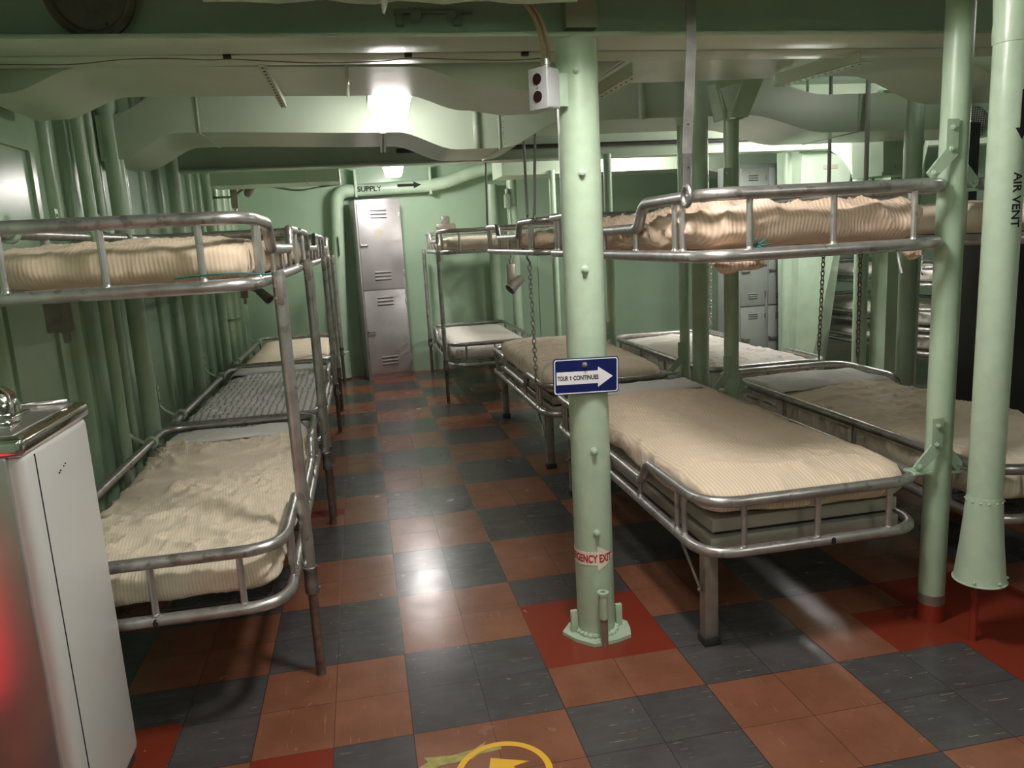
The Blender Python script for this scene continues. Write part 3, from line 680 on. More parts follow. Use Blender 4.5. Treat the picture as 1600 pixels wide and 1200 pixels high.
# ------------------------------------------------------------------ bunks
ZLB, ZLT, ZUB, ZUT = .375, .545, 1.32, 1.50
def bunk(label, group, x0, x1, y0, y1, zb, zt, aisle, tray=False, legs=(), mark=None, cut=None, r=.0185, nend=3):
    """x0..x1, y0..y1 centre lines of the tube loops. aisle: 'min' / 'max' side of x that is open and has a dipped rail."""
    t = thing('bunk', label, 'bunk bed', ((x0+x1)/2, (y0+y1)/2, zb), group)
    R_ = .13
    loop = [(x0, y0), (x1, y0), (x1, y1), (x0, y1)]
    pts = rnd([(a, b, zb) for a, b in loop], R_, 8, True)
    bm = BM(); tube(bm, pts, r, closed=True, n=14); obj('lower_rail', bm, 'steel', t)
    xa, xw = (x0, x1) if aisle == 'min' else (x1, x0)
    dip = .085; e = .50
    # top rail goes round: wall side, far end, aisle side with a dip, near end
    ring = [(xw, y0, zt), (xw, y1, zt), (xa, y1, zt), (xa, y1-e, zt), (xa, y1-e-.05, zt-dip), (xa, y0+e+.05, zt-dip), (xa, y0+e, zt), (xa, y0, zt)]
    if cut:   # the near rail of the upper bunk runs on and is cut off at the pillar
        ring = [(cut, y0, zt)]+ring[2:] if False else ring
    rad = [R_, R_, R_, .05, .04, .04, .05, R_]
    bm = BM(); tube(bm, rnd(ring, rad, 8, True), r, closed=True, n=14); obj('upper_rail', bm, 'steel', t)
    rb = .0098
    def bal(x, y, top): 
        bm = BM(); tube(bm, [(x, y, zb), (x, y, top)], rb, n=10); lathe(bm, [(rb*1.35, 0), (rb*1.3, .004), (rb, .009)], (x, y, zb+r*.75), n=10); obj('baluster', bm, 'steel', t)
    w = x1-x0
    for k in range(nend):
        fx = x0+w*(.17+.66*k/(nend-1)) if nend > 1 else (x0+x1)/2
        bal(fx, y0, zt); bal(fx, y1, zt)
    for yy, tp in ((y0+.16, zt), (y0+.22, zt), (y0+e+.08, zt-dip), ((y0+y1)/2, zt-dip), (y1-e-.08, zt-dip), (y1-.22, zt), (y1-.16, zt)): bal(xa, yy, tp)
    for k in range(4): bal(xw, y0+.2+(y1-y0-.4)*k/3, zt)
    # spring mesh
    bm = BM()
    xi0, xi1, yi0, yi1 = x0+.06, x1-.06, y0+.07, y1-.07
    nx = 7
    for k in range(nx):
        x = xi0+(xi1-xi0)*k/(nx-1); tube(bm, [(x, yi0, zb-.004), (x, yi1, zb-.004)], .0022, n=5)
        for yy in (yi0, yi1):
            d = -1 if yy == yi0 else 1
            tube(bm, [(x+.011*math.cos(j*1.3), yy+d*(-.005+.0035*j/1.3), zb-.004+.011*math.sin(j*1.3)) for j in range(16)], .0022, n=4)
    m_ = int((yi1-yi0)/.11)
    for k in range(m_+1):
        y = yi0+(yi1-yi0)*k/m_; tube(bm, [(xi0-.04, y, zb-.004), (xi1+.04, y, zb-.004)], .0022, n=5)
    if not tray: obj('spring_mesh', bm, 'rubber', t)
    else: bm.free()
    if tray:
        bm = BM(); box(bm, x0+.05, x1-.05, y0+.06, y1-.06, zb-.012, zb+.030, .004); obj('lower_pan', bm, 'pan', t)
        bm = BM(); box(bm, x0+.055, x1-.055, y0+.065, y1-.065, zb+.047, zb+.092, .004); obj('upper_pan', bm, 'pan', t)
        bm = BM(); box(bm, x0+.08, x1-.08, y0+.09, y1-.09, zb+.028, zb+.05); obj('pan_gap', bm, 'rubber', t, False)
    for (lx, ly) in legs:
        g = .024; bm = BM(); box(bm, lx-g, lx+g, ly-g, ly+g, .02, zb-.01, .004); L = obj('leg', bm, 'leg', t)
        bm = BM(); box(bm, lx-g-.006, lx+g+.006, ly-g-.006, ly+g+.006, 0, .032, .003); obj('foot', bm, 'rubber', L)
        s = 1 if ly < (y0+y1)/2 else -1
        bm = BM(); tube(bm, [(lx-.03, ly+s*.0, .20), (lx-.02, ly+s*.26, zb-.015)], .006, n=8); sphere(bm, (lx-.034, ly, .20), .009, 1); obj('brace', bm, 'leg', L)
    if mark:
        bm = text_bm(mark, .03, None, .0012, .0008); flat(bm, (x0+w*(.5 if aisle == 'max' else .56), y0-r-.0006, zb+.002)); obj('stencil_number', bm, 'black', t, False)
    return t
gl, gu = 'lower bunks', 'upper bunks'
L1 = (-1.06, -.325, .16, 1.98); L2 = (-1.06, -.325, 2.07, 3.98); L3 = (-1.06, -.325, 4.12, 6.05)
R1 = (.965, 1.755, .11, 2.0); R2 = (.965, 1.745, 2.24, 4.05); R3 = (.69, 1.46, 4.6, 6.34)
S1 = (1.965, 2.77, .045, 2.10); S2 = (1.965, 2.77, 2.22, 4.0)
bunk('lower bunk on the left nearest the water cooler, its rail stencilled 6', gl, *L1, .385, .56, 'max', mark='6')
bunk('second lower bunk on the left, holding the grey striped mattress', gl, *L2, .385, .55, 'max')
bunk('farthest lower bunk on the left', gl, *L3, .385, .55, 'max')
bunk('upper bunk on the left nearest the camera, above the water cooler', gu, *L1, ZUB, ZUT, 'max')
bunk('second upper bunk on the left', gu, *L2, ZUB, ZUT, 'max')
bunk('farthest upper bunk on the left', gu, *L3, ZUB, ZUT, 'max')
bunk('large lower bunk right of the central pillar, on square legs, stencilled 8', gl, *R1, ZLB, ZLT, 'min', True, ((1.035, .234), (1.02, 1.88)), '8')
bunk('lower bunk on square legs behind the blue arrow sign', gl, *R2, ZLB, ZLT, 'min', True, ((1.02, 3.9), (1.02, 2.42)))
bunk('farthest right lower bunk in front of the far wall', gl, *R3, .335, .52, 'min')
bunk('upper bunk with the rumpled peach blanket, right of the central pillar', gu, .965, 1.80, .095, 2.0, ZUB, ZUT, 'min', r=.0195)
bunk('upper bunk hung on rods, left of the central pillar', gu, *R2, ZUB, ZUT, 'min')
bunk('farthest right upper bunk in front of the far wall', gu, *R3, ZUB, ZUT, 'min')
bunk('lower bunk of the second right row, behind the tall right pillar', gl, *S1, ZLB+.01, .56, 'max')
bunk('lower bunk of the second right row in front of the grey lockers', gl, *S2, ZLB+.01, .56, 'max')
bunk('upper bunk of the second right row, partly behind the vent pipe', gu, *S1, ZUB, ZUT, 'max')
bunk('upper bunk of the second right row in front of the grey lockers', gu, *S2, ZUB, ZUT, 'max')
FX = (4.42, 5.2, 3.35, 5.3)
bunk('lowest bunk in the far right background', 'background bunks', *FX, .30, .44, 'min')
bunk('middle bunk in the far right background', 'background bunks', *FX, .50, .66, 'min')
bunk('top bunk in the far right background', 'background bunks', *FX, .86, 1.0, 'min')
for (x_, y_, w_) in ((4.385, 3.6, 'near'), (4.385, 5.1, 'far')):
    bm = BM(); tube(bm, [(x_, y_, 0), (x_, y_, 2.5)], .02, n=10)
    tag(obj('bunk_post', bm, 'green'), w_+' post of the background bunks on the far right', 'post')

# left bunk posts: top level, they carry both tiers
def post(x, y, label, ztop=1.345, zc=.345):
    t = thing('bunk_post', label, 'post', (x, y, 0), 'aisle posts of the left bunks' if x < 0 else 'aisle posts of the far right bunks')
    bm = BM(); tube(bm, [(x, y, zc), (x, y, ztop)], .0195, n=18); obj('upper_tube', bm, 'steel', t)
    bm = BM(); tube(bm, [(x, y, .0), (x, y, zc+.02)], .0155, n=16); obj('rusty_foot', bm, 'rust', t)
    bm = BM(); lathe(bm, [(.0215, 0), (.023, .004), (.023, .035), (.0215, .04), (.0215, .075), (.0235, .078), (.0235, .09), (.021, .092)], (x, y, zc-.05), n=18); sphere(bm, (x+.024, y-.005, zc-.035), .006, 1); obj('collar', bm, 'steel_dark', t)
    s = -1
    bm = BM()
    for yy in (y-.022, y+.022): box(bm, x-.012, x+.012, yy-.002, yy+.002, ztop-.10, ztop-.015, .001)
    sphere(bm, (x-.012, y-.026, ztop-.045), .006, 1); sphere(bm, (x-.012, y-.026, ztop-.08), .006, 1); obj('clamp', bm, 'leg', t)
post(-.281, .413, 'nearest bunk post of the left row, rusty foot on a brown tile')
post(-.285, 1.87, 'second post of the left bunk row, at the foot end of the first bunk', 1.36)
post(-.283, 1.99, 'third post of the left bunk row, touching the second one')
post(-.292, 3.93, 'fourth post of the left bunk row, at the far end of the second bunk')
post(-.292, 4.75, 'fifth post of the left bunk row')
post(-.292, 6.15, 'last post of the left bunk row, near the supply pipe')
post(.64, 4.67, 'near aisle post of the farthest right bunks')
post(.655, 6.35, 'far aisle post of the farthest right bunks, by the locker')

# ------------------------------------------------------------------ bedding
def mattress(name, label, x0, x1, y0, y1, z0, z1, mat, seed=1, amp=.01, fine=True, droop=0, ry=0, group='bunk mattresses', cat='mattress', fold=0):
    nx, ny, nz = (80, 190, 12) if fine else (20, 44, 6)
    hx, hy, hz = (x1-x0)/2, (y1-y0)/2, (z1-z0)/2; c = Vector(((x0+x1)/2, (y0+y1)/2, (z0+z1)/2))
    bm = BM(); cache = {}
    def V(i, j, k):
        key = (i, j, k)
        if key not in cache:
            p = Vector((2*i/nx-1, 2*j/ny-1, 2*k/nz-1)); a, b = 12.0, 4.2
            # keep spacing even in y by warping towards ends
            q = (abs(p.x)**a+abs(p.y)**(a*1.6))**(b/a)+abs(p.z)**b
            d = max(q**(1/b), 1e-6)
            m_ = max(abs(p.x), abs(p.y), abs(p.z))
            v = Vector((p.x/d*hx, p.y/d*hy, p.z/d*hz)) if m_ > .999 else p
            cache[key] = bm.verts.new(v)
        return cache[key]
    def quad(*q):
        try: bm.faces.new([V(*s) for s in q])
        except ValueError: pass
    for i in range(nx):
        for j in range(ny):
            quad((i, j, 0), (i, j+1, 0), (i+1, j+1, 0), (i+1, j, 0)); quad((i, j, nz), (i+1, j, nz), (i+1, j+1, nz), (i, j+1, nz))
    for k in range(nz):
        for j in range(ny):
            quad((0, j, k), (0, j, k+1), (0, j+1, k+1), (0, j+1, k)); quad((nx, j, k), (nx, j+1, k), (nx, j+1, k+1), (nx, j, k+1))
        for i in range(nx):
            quad((i, 0, k), (i+1, 0, k), (i+1, 0, k+1), (i, 0, k+1)); quad((i, ny, k), (i, ny, k+1), (i+1, ny, k+1), (i+1, ny, k))
    sd = Vector((seed*13.7, seed*5.1, seed*2.3))
    bm.normal_update()
    for v in bm.verts:
        p = v.co.copy()
        n1 = noise.noise(p*2.0+sd)
        wq = Vector((noise.noise(p*2.4+sd*2), noise.noise(p*2.4+sd*4), 0))*.10
        q = p+wq
        mask_ = max(0, min(1, .55+1.6*noise.noise(p*1.7+sd*5)))
        rg = (1-abs(noise.noise(Vector((q.x*4.5, q.y*7.0, q.z*5))+sd)))**6
        rg2 = (1-abs(noise.noise(Vector((q.x*10, q.y*16, q.z*9))+sd*2)))**5*mask_
        rg3 = (1-abs(noise.noise(Vector((q.x*22, q.y*14, q.z*12))+sd*3)))**4*mask_
        d = n1*.7+rg*.8+rg2*.8+rg3*.35-.6
        if fold: d = n1*1.1+(1-abs(noise.noise(Vector((q.x*3.2+q.y*2.5, q.y*5, q.z*6+q.x*2))+sd)))**5*1.3*fold+(1-abs(noise.noise(Vector((q.x*8, q.y*9, q.z*14+q.x*5))+sd)))**5*.7*fold-.6
        topw = 1 if p.z > -hz*.3 else .25
        v.co += v.normal*amp*d*topw
        if p.z < 0 and abs(p.x) > hx*.8 or p.z < 0 and abs(p.y) > hy*.93:
            v.co.z += droop*noise.noise(Vector((p.x*6, p.y*6, 0))+sd)*1.5-droop*.4
        v.co += c
    o = obj(name, bm, mat, None, True, 180); return tag(o, label, cat, group)
def band(label, x0, x1, y0, y1, z, mat='sheet', seed=3, slope=0, name='folded_sheet', h=.012, amp=.006):
    """turned-down sheet: a thin soft slab lying on the mattress and falling over its sides"""
    nx, ny = 40, 14; bm = BM(); top = []; bot = []
    sd = Vector((seed*3.1, seed*7.7, 0)); w = (x1-x0)/2; cx = (x0+x1)/2
    for i in range(nx+1):
        a, b = [], []
        for j in range(ny+1):
            u = 2*i/nx-1; s = j/ny; x = cx+u*w; y = y0+(y1-y0)*s+.018*noise.noise(Vector((x*4, s, seed)))
            y += slope*u
            dz = -.075*max(0, (abs(u)-.84)/.16)**2
            zz = z+dz+amp*noise.noise(Vector((x*7, y*9, 0))+sd)+amp*.7*(1-abs(noise.noise(Vector((x*9, y*4, 1))+sd)))**4
            a.append(bm.verts.new((x, y, zz+h*min(1, min(s, 1-s)*8+.15)))); b.append(bm.verts.new((x, y, zz-.004)))
        top.append(a); bot.append(b)
    for i in range(nx):
        for j in range(ny):
            bm.faces.new((top[i][j], top[i+1][j], top[i+1][j+1], top[i][j+1])); bm.faces.new((bot[i][j], bot[i][j+1], bot[i+1][j+1], bot[i+1][j]))
    for i in range(nx):
        bm.faces.new((top[i][0], bot[i][0], bot[i+1][0], top[i+1][0])); bm.faces.new((top[i][ny], top[i+1][ny], bot[i+1][ny], bot[i][ny]))
    for j in range(ny):
        bm.faces.new((top[0][j], top[0][j+1], bot[0][j+1], bot[0][j])); bm.faces.new((top[nx][j], bot[nx][j], bot[nx][j+1], top[nx][j+1]))
    return tag(obj(name, bm, mat, None, True, 180), label, 'sheet', 'turned-down sheets')
def inset(b, e=.035, f=.035): return (b[0]+e, b[1]-e, b[2]+f, b[3]-f)
mattress('mattress', 'cream corded mattress on the near left lower bunk, wrinkled in the middle', -1.04, -.345, .185, 1.94, .392, .540, 'cream_fine', 2, .028)
band('white sheet turned down at the far end of the near left lower mattress', -1.03, -.36, 1.70, 1.93, .540, seed=4)
mattress('mattress', 'grey and white striped mattress on the second left lower bunk', *inset(L2), .40, .55, 'ticking', 5, .016)
band('white sheet across the far end of the striped mattress', -1.03, -.36, 3.65, 3.93, .55, seed=6)
mattress('mattress', 'plain cream mattress on the farthest left lower bunk', *inset(L3), .40, .545, 'plain', 8, .006, False)
mattress('mattress', 'cream corded mattress on the near left upper bunk, bulging through the rails', *inset(L1, .03, .03), 1.325, 1.455, 'peach_fine', 9, .011, droop=.010)
mattress('mattress', 'corded mattress on the second left upper bunk', *inset(L2), 1.335, 1.445, 'peach_fine', 11, .014, False)
mattress('mattress', 'mattress on the farthest left upper bunk', *inset(L3), 1.335, 1.44, 'plain', 12, .01, False)
mattress('mattress', 'cream mattress tucked over the near right lower bunk', R1[0]+.025, R1[1]-.03, R1[2]+.02, R1[3]-.04, .462, .600, 'cream_sheet', 14, .013, droop=.014)
band('white sheet turned down on the near right lower mattress beside the blue sign', 1.0, 1.70, 1.62, 1.86, .598, seed=15)
mattress('mattress', 'smooth beige mattress on the bunk behind the blue sign', R2[0]+.04, R2[1]-.03, R2[2]+.04, R2[3]-.04, .455, .64, 'plain', 17, .010, droop=.012)
mattress('mattress', 'pale mattress on the farthest right lower bunk', R3[0]+.04, R3[1]-.03, R3[2]+.04, R3[3]-.03, .35, .52, 'white_mat', 19, .008, False)
mattress('mattress', 'mattress covered by peach corded cloth on the near right upper bunk', 1.0, 1.765, .135, 1.96, 1.335, 1.462, 'peach', 24, .026, droop=.014, fold=1)
mattress('mattress', 'cream mattress on the upper bunk left of the central pillar', R2[0]+.035, R2[1]-.03, R2[2]+.03, R2[3]-.03, 1.335, 1.44, 'peach_fine', 23, .02)
mattress('mattress', 'beige mattress on the farthest right upper bunk', R3[0]+.04, R3[1]-.03, R3[2]+.04, R3[3]-.03, 1.335, 1.45, 'plain', 25, .012, False)
mattress('mattress', 'finely striped mattress on the lower bunk behind the tall right pillar', *inset(S1), .40, .56, 'cream_fine', 27, .018)
band('white sheet folded over the mattress behind the middle pillar', 2.0, 2.73, 1.50, 1.93, .558, seed=28)
mattress('mattress', 'rumpled white mattress on the lower bunk in front of the grey lockers', *inset(S2), .40, .575, 'white_mat', 29, .011)
mattress('mattress', 'smooth mattress seen between the right pillar and the vent pipe, upper bunk', *inset(S1), 1.335, 1.45, 'plain', 31, .008, False)
mattress('mattress', 'mattress on the upper bunk in front of the grey lockers', *inset(S2), 1.335, 1.44, 'white_mat', 33, .01, False)
mattress('mattress', 'white mattress on the lowest background bunk far right', *inset(FX), .31, .42, 'white_mat', 35, .01, False)
mattress('mattress', 'white mattress on the middle background bunk far right', *inset(FX), .51, .66, 'white_mat', 36, .01, False)
mattress('mattress', 'white mattress on the top background bunk far right', *inset(FX), .87, .98, 'white_mat', 37, .01, False)
# loose corner of the peach blanket hanging under the rail
def blob(label, c, s, mat, seed, name='blanket_corner', cat='blanket'):
    bm = BM(); g = bmesh.ops.create_icosphere(bm, subdivisions=4, radius=1)
    for v in bm.verts:
        d = 1+.45*noise.noise(v.co*1.6+Vector((seed, 0, 0)))+.18*(1-abs(noise.noise(v.co*4+Vector((0, seed, 0)))))**3
        v.co = Vector((c[0]+v.co.x*s[0]*d, c[1]+v.co.y*s[1]*d, c[2]+v.co.z*s[2]*d))
    tag(obj(name, bm, mat, None, True, 180), label, cat)
blob('peach blanket corner hanging below the upper rail right of the central pillar', (1.10, .165, 1.30), (.085, .03, .03), 'peach', 3)
blob('small peach blanket fold hanging below the upper rail by the right pillar', (1.72, .17, 1.297), (.03, .02, .022), 'peach', 5)
for c_, lab in (((1.10, .10, 1.352), 'near the hanging strap'), ((1.02, .085, 1.36), 'left')):
    pass
bm = BM()
for k in range(7):
    a = k*.9; tube(bm, [(1.135, .10, 1.345), (1.135+.04*math.cos(a), .09, 1.347+.022*math.sin(a))], .0025, n=5)
tag(obj('teal_cord', bm, 'teal'), 'frayed teal cord knotted at the mattress edge on the near right upper bunk', 'cord')
bm = BM(); tube(bm, rnd([(-.52, .15, 1.348), (-.44, .15, 1.353), (-.36, .18, 1.352), (-.30, .3, 1.34), (-.30, .5, 1.335)], .03), .003, n=6)
tag(obj('teal_cord', bm, 'teal'), 'teal cord along the mattress edge on the near left upper bunk', 'cord')
bm = BM(); tube(bm, rnd([(1.60, .09, 1.30), (1.605, .085, 1.265), (1.615, .085, 1.235)], .02), .003, n=6)
tag(obj('white_tape', bm, 'white'), 'short white tape end dangling under the near right upper bunk', 'tape')

# ------------------------------------------------------------------ brackets, straps, rods, chains
def wall_bracket(x, y, z, sx, label, ln=.11, mat='green'):
    """bent flat bar from a wall or post down to a rail; sx = direction of the rail"""
    t = thing('rail_bracket', label, 'bracket', (x, y, z), 'green rail brackets')
    prof = [(0, ln+.06), (0, .06), (sx*.02, .035), (sx*.075, .0)]
    bm = BM(); w_ = .017
    for (a, b), (c, d) in zip(prof, prof[1:]):
        q = [(x+a, y-w_, z+b), (x+a, y+w_, z+b), (x+c, y+w_, z+d), (x+c, y-w_, z+d)]; plate(bm, q, .006)
    obj('arm', bm, mat, t, False)
    for zz in (z+ln+.035, z+ln-.02):
        bm = BM(); lathe(bm, [(.007, 0), (.007, .006), (.002, .008)], (x, y, zz), (sx, 0, 0), 10); obj('bolt', bm, mat, t)
    bm = BM(); n = 14; c = (x+sx*.095, z-.0)
    tube(bm, [(c[0]+.024*math.cos(2*PI*k/n), y, c[1]+.024*math.sin(2*PI*k/n)) for k in range(n)], .007, closed=True, n=8)
    tube(bm, [(c[0]+.024*math.cos(2*PI*k/n), y+.016, c[1]+.024*math.sin(2*PI*k/n)) for k in range(n)], .007, closed=True, n=8); obj('clamp_ring', bm, mat, t)
for y, l in ((1.70, 'near the head of the first left bunk'), (2.32, 'at the start of the striped bunk'), (3.60, 'at the far end of the striped bunk'), (4.35, 'at the farthest left lower bunk'), (5.7, 'last one on the left wall')):
    wall_bracket(-1.155, y, .56, 1, 'green bracket holding the lower left wall rail, ' + l)
for y, l in ((.55, 'above the water cooler'), (1.25, 'in the middle of the near left upper bunk'), (1.75, 'at the far end of the near left upper bunk')):
    wall_bracket(-1.155, y, 1.50, 1, 'upper left rail bracket, ' + l, .05)
def pil_bracket(x, y, z, sx, label, rr, sy=-1):
    """angle bracket bolted on a pillar, its lower arm slanting out to the rail"""
    t = thing('pillar_bracket', label, 'bracket', (x, y, z), 'green pillar brackets')
    X0 = x+sx*rr
    if sx > 0: x -= .02; z -= .03
    yy = y-rr-.003 if sx < 0 else y+rr*.2
    if sy == -1:
        prof = [(x+sx*(rr+.026), z+.16), (x+sx*(rr+.026), z+.07), (x+sx*(rr+.088), z), (x+sx*(rr+.063), z-.022), (x+sx*(rr-.016), z+.05), (x+sx*(rr-.016), z+.16)]
    bm = BM(); prism(bm, prof, yy-.004, yy+.004, 'Y'); obj('plate', bm, 'green', t, False)
    for (a, b) in ((x+sx*(rr+.005), z+.135), (x+sx*(rr+.007), z+.07), (x+sx*(rr+.066), z+.0)):
        bm = BM(); lathe(bm, [(.009, 0), (.009, .005), (.005, .006), (.004, .010)], (a, yy-.004, b), (0, -1, 0), 8); obj('bolt', bm, 'green', t)
    bm = BM(); box(bm, min(X0+sx*.02, X0+sx*.08)-.004, max(X0+sx*.02, X0+sx*.08)+.004, yy-.004, y+.01, z-.03, z-.02, .002); obj('foot', bm, 'green', t, False)
pil_bracket(RX, RY, .585, -1, 'green bracket on the tall right pillar at the lower bunk, left', RR)
pil_bracket(RX, RY, .585, 1, 'green bracket on the tall right pillar at the lower bunk, right side', RR)
pil_bracket(RX, RY, 1.535, -1, 'green bracket on the tall right pillar at the upper bunk, left side', RR)
pil_bracket(RX, RY, 1.535, 1, 'green bracket on the tall right pillar at the upper bunk, right side', RR)
pil_bracket(1.85, 1.68, .585, -1, 'green bracket on the middle pillar at the lower bunk, left', .038)
pil_bracket(1.85, 1.68, .585, 1, 'green bracket on the middle pillar at the lower bunk, right side', .038)
pil_bracket(1.85, 2.28, .585, -1, 'green bracket on the slim pillar behind the near right bunk', .034)
pil_bracket(1.85, 3.66, .575, -1, 'green bracket on the background pillar beside the central pillar', .032)
pil_bracket(1.85, 1.68, 1.535, -1, 'green bracket on the middle pillar at the upper bunk', .038)
# flat hanging strap in front of the right upper bunk
t = thing('hanging_strap', 'flat grey steel strap from the deckhead hooked round the near right upper rail', 'strap', (.94, .12, 2.1))
pts = [(.975, .26, 2.5), (.96, .16, 2.06), (.945, .13, 1.9), (.925, .12, 1.62), (.925, .125, 1.53)]
bm = BM()
for i, (a, b) in enumerate(zip(pts, pts[1:])):
    w0 = .013+.003*math.sin(i*1.2)
    q = [(a[0]-w0, a[1], a[2]), (a[0]+w0, a[1]+.004, a[2]), (b[0]+w0, b[1]+.004, b[2]), (b[0]-w0, b[1], b[2])]; plate(bm, q, .004)
obj('strap', bm, 'steel_dark', t, False)
bm = BM(); n = 16; tube(bm, [(.945, .13+.0, 1.50)]*0+[(.927+.0*k, .135+.026*math.sin(2*PI*k/n), 1.50+.028*math.cos(2*PI*k/n)) for k in range(n)], .008, closed=True, n=8); obj('hook', bm, 'steel_dark', t)
bm = BM()
for zz in (1.58, 1.70): lathe(bm, [(.003, 0), (.003, .002)], (.926, .118, zz), (0, -1, 0), 8)
obj('holes', bm, 'black', t, False)
# thin suspension rods
def rod(a, b, r, label):
    t = thing('suspension_rod', label, 'rod', b, 'steel suspension rods'); bm = BM(); tube(bm, [a, b], r, n=8); obj('rod', bm, 'box', t)
    bm = BM(); n = 14; tube(bm, [(b[0], b[1]+.022*math.cos(2*PI*k/n), b[2]-.018+.024*math.sin(2*PI*k/n)) for k in range(n)], .005, closed=True, n=6); obj('hook', bm, 'steel_dark', t)
rod((.99, 2.62, 2.5), (.965, 2.5, 1.53), .0085, 'left thin steel rod holding the upper bunk behind the outlet box')
rod((1.03, 2.35, 2.5), (.965, 2.32, 1.53), .0085, 'right thin steel rod holding the upper bunk behind the outlet box')
rod((.985, 3.9, 2.5), (.965, 3.95, 1.53), .0085, 'thin steel rod at the far end of the upper bunk left of the pillar')
rod((2.77, 2.25, 2.5), (2.77, 2.25, 1.53), .011, 'dark rod left of the hanging trunk, second right row')
rod((2.80, 1.95, 2.5), (2.77, 1.90, 1.53), .013, 'dark rod in front of the elbow vent, second right row')
rod((2.77, 3.9, 2.5), (2.77, 3.9, 1.53), .008, 'pale rod in front of the grey lockers')
def chain(a, b, label, mat='steel', r=.0035, L=.034, W=.010):
    t = thing('chain', label, 'chain', a, 'bunk chains'); a = Vector(a); b = Vector(b); d = (b-a); n = int(d.length/(L*.78)); me = None
    for i in range(n):
        c = a+d*(i+.5)/n
        if me is None or i < 2:
            bm = BM(); pts = [(W*math.cos(2*PI*k/14)*(1 if i % 2 == 0 else .0)+0, W*math.cos(2*PI*k/14)*(0 if i % 2 == 0 else 1), (L/2-W)*(1 if math.sin(2*PI*k/14) >= 0 else -1)+W*math.sin(2*PI*k/14)) for k in range(14)]
            tube(bm, pts, r, closed=True, n=6)
            m_ = bpy.data.meshes.new('link'); bm.to_mesh(m_); bm.free(); m_.materials.append(MAT[mat])
            for p in m_.polygons: p.use_smooth = True
            if i == 0: me0 = m_
            else: me = m_
        o = bpy.data.objects.new('chain_link', me0 if i % 2 == 0 else me); COL.objects.link(o); o.parent = t; o.location = c-a
    bm = BM(); tube(bm, rnd([(b.x, b.y, b.z+.01), (b.x-.006, b.y-.012, b.z-.03), (b.x-.012, b.y-.025, b.z-.055), (b.x, b.y-.02, b.z-.075)], .02), .006, n=8); obj('hook', bm, 'steel_dark', t)
    bm = BM(); tube(bm, rnd([(a.x, a.y, a.z+.075), (a.x-.018, a.y, a.z+.05), (a.x+.004, a.y, a.z+.02), (a.x, a.y, a.z-.005)], .02), .006, n=8); obj('top_hook', bm, 'steel_dark', t)
chain((.945, 2.42, 1.245), (.953, 2.42, .62), 'steel chain from the upper bunk left of the central pillar to the lower bunk rail')
chain((2.79, 3.9, 1.28), (2.79, 3.9, .60), 'steel chain in front of the dark locker side')
chain((2.76, 2.27, 1.27), (2.72, 2.24, .62), 'dark chain at the right corner of the bunk before the lockers', 'rust')
chain((2.80, 1.97, 1.27), (2.80, 1.97, .61), 'dark chain against the thin background post', 'rust')
chain((3.10, 2.0, 1.75), (3.10, 2.0, 1.50), 'short pale chain left of the hanging trunk', 'box')
chain((4.39, 3.45, 1.30), (4.39, 3.45, 1.02), 'steel chain above the background bunks', 'steel')

# ------------------------------------------------------------------ lockers
def locker(label, x, y, rot, wcol, cols, tiers, h, d, mat, name='locker', base=.06, zs=None):
    t = thing(name, label, 'locker', (x, y, 0)); W = wcol*cols; m = Matrix.Translation((x, y, 0)) @ Matrix.Rotation(rot, 4, 'Z')
    def O(bm, nm, mt, par=t, sm=True):
        bmesh.ops.transform(bm, matrix=m, verts=bm.verts); return obj(nm, bm, mt, par, sm)
    bm = BM(); box(bm, 0, W, 0, d, 0, h, .004); O(bm, 'body', mat)
    fr = .016
    for c in range(cols):
        for k in range(tiers):
            if zs: z0, z1 = zs[k]
            else:
                th = (h-base-.03)/tiers; z0 = base+k*th+.008; z1 = base+(k+1)*th-.008
            xa, xb = c*wcol+fr, (c+1)*wcol-fr
            bm = BM(); box(bm, xa, xb, -.012, 0, z0, z1, .003); door = O(bm, 'door', mat)
            xc = (xa+xb)/2; hh = z1-z0; lw = (xb-xa)*.20
            for s0 in (z1-hh*.17, z0+hh*.11):
                bm = BM(); bm2 = BM()
                for q in range(3):
                    zz = s0+q*.027*(.7 if hh < .7 else 1.35)
                    box(bm, xc-lw, xc+lw, -.021, -.010, zz, zz+.013, .004); box(bm2, xc-lw+.003, xc+lw-.003, -.0135, -.0118, zz-.007, zz)
                O(bm, 'louvres', mat, door); O(bm2, 'louvre_slots', 'black', door, False)
            hz = z0+hh*.52
            bm = BM(); tube(bm, [(xa+.012, -.03, hz), (xa+.075, -.03, hz)], .0065, n=8); box(bm, xa+.004, xa+.022, -.032, -.01, hz-.012, hz+.012, .002); sphere(bm, (xa+.078, -.028, hz), .010, 1); tube(bm, [(xa+.078, -.03, hz), (xa+.078, -.01, hz)], .005, n=6)
            O(bm, 'handle', 'steel_dark', door)
            for hz in (z0+hh*.18, z1-hh*.14):
                bm = BM(); box(bm, xb-.006, xb+.010, -.017, -.009, hz-.022, hz+.022, .002); O(bm, 'hinge', 'steel_dark' if mat != 'locker' else mat, door)
            if cols > 1:
                bm = BM(); box(bm, xc-.025, xc+.025, -.0135, -.011, z1-.045, z1-.03); O(bm, 'number_plate', 'tan', door, False)
    return t, m
t, m = locker('tall bare metal two-door locker against the far wall at the end of the aisle', -.03, 6.20, math.radians(12), .475, 1, 2, 1.885, .26, 'locker', base=.05)
bm = BM(); lathe(bm, [(.042, 0), (.042, .0015)], (.225, -.0125, 1.54), (0, -1, 0), 28); bmesh.ops.transform(bm, matrix=m, verts=bm.verts); obj('round_sticker', bm, 'tan', t, False)
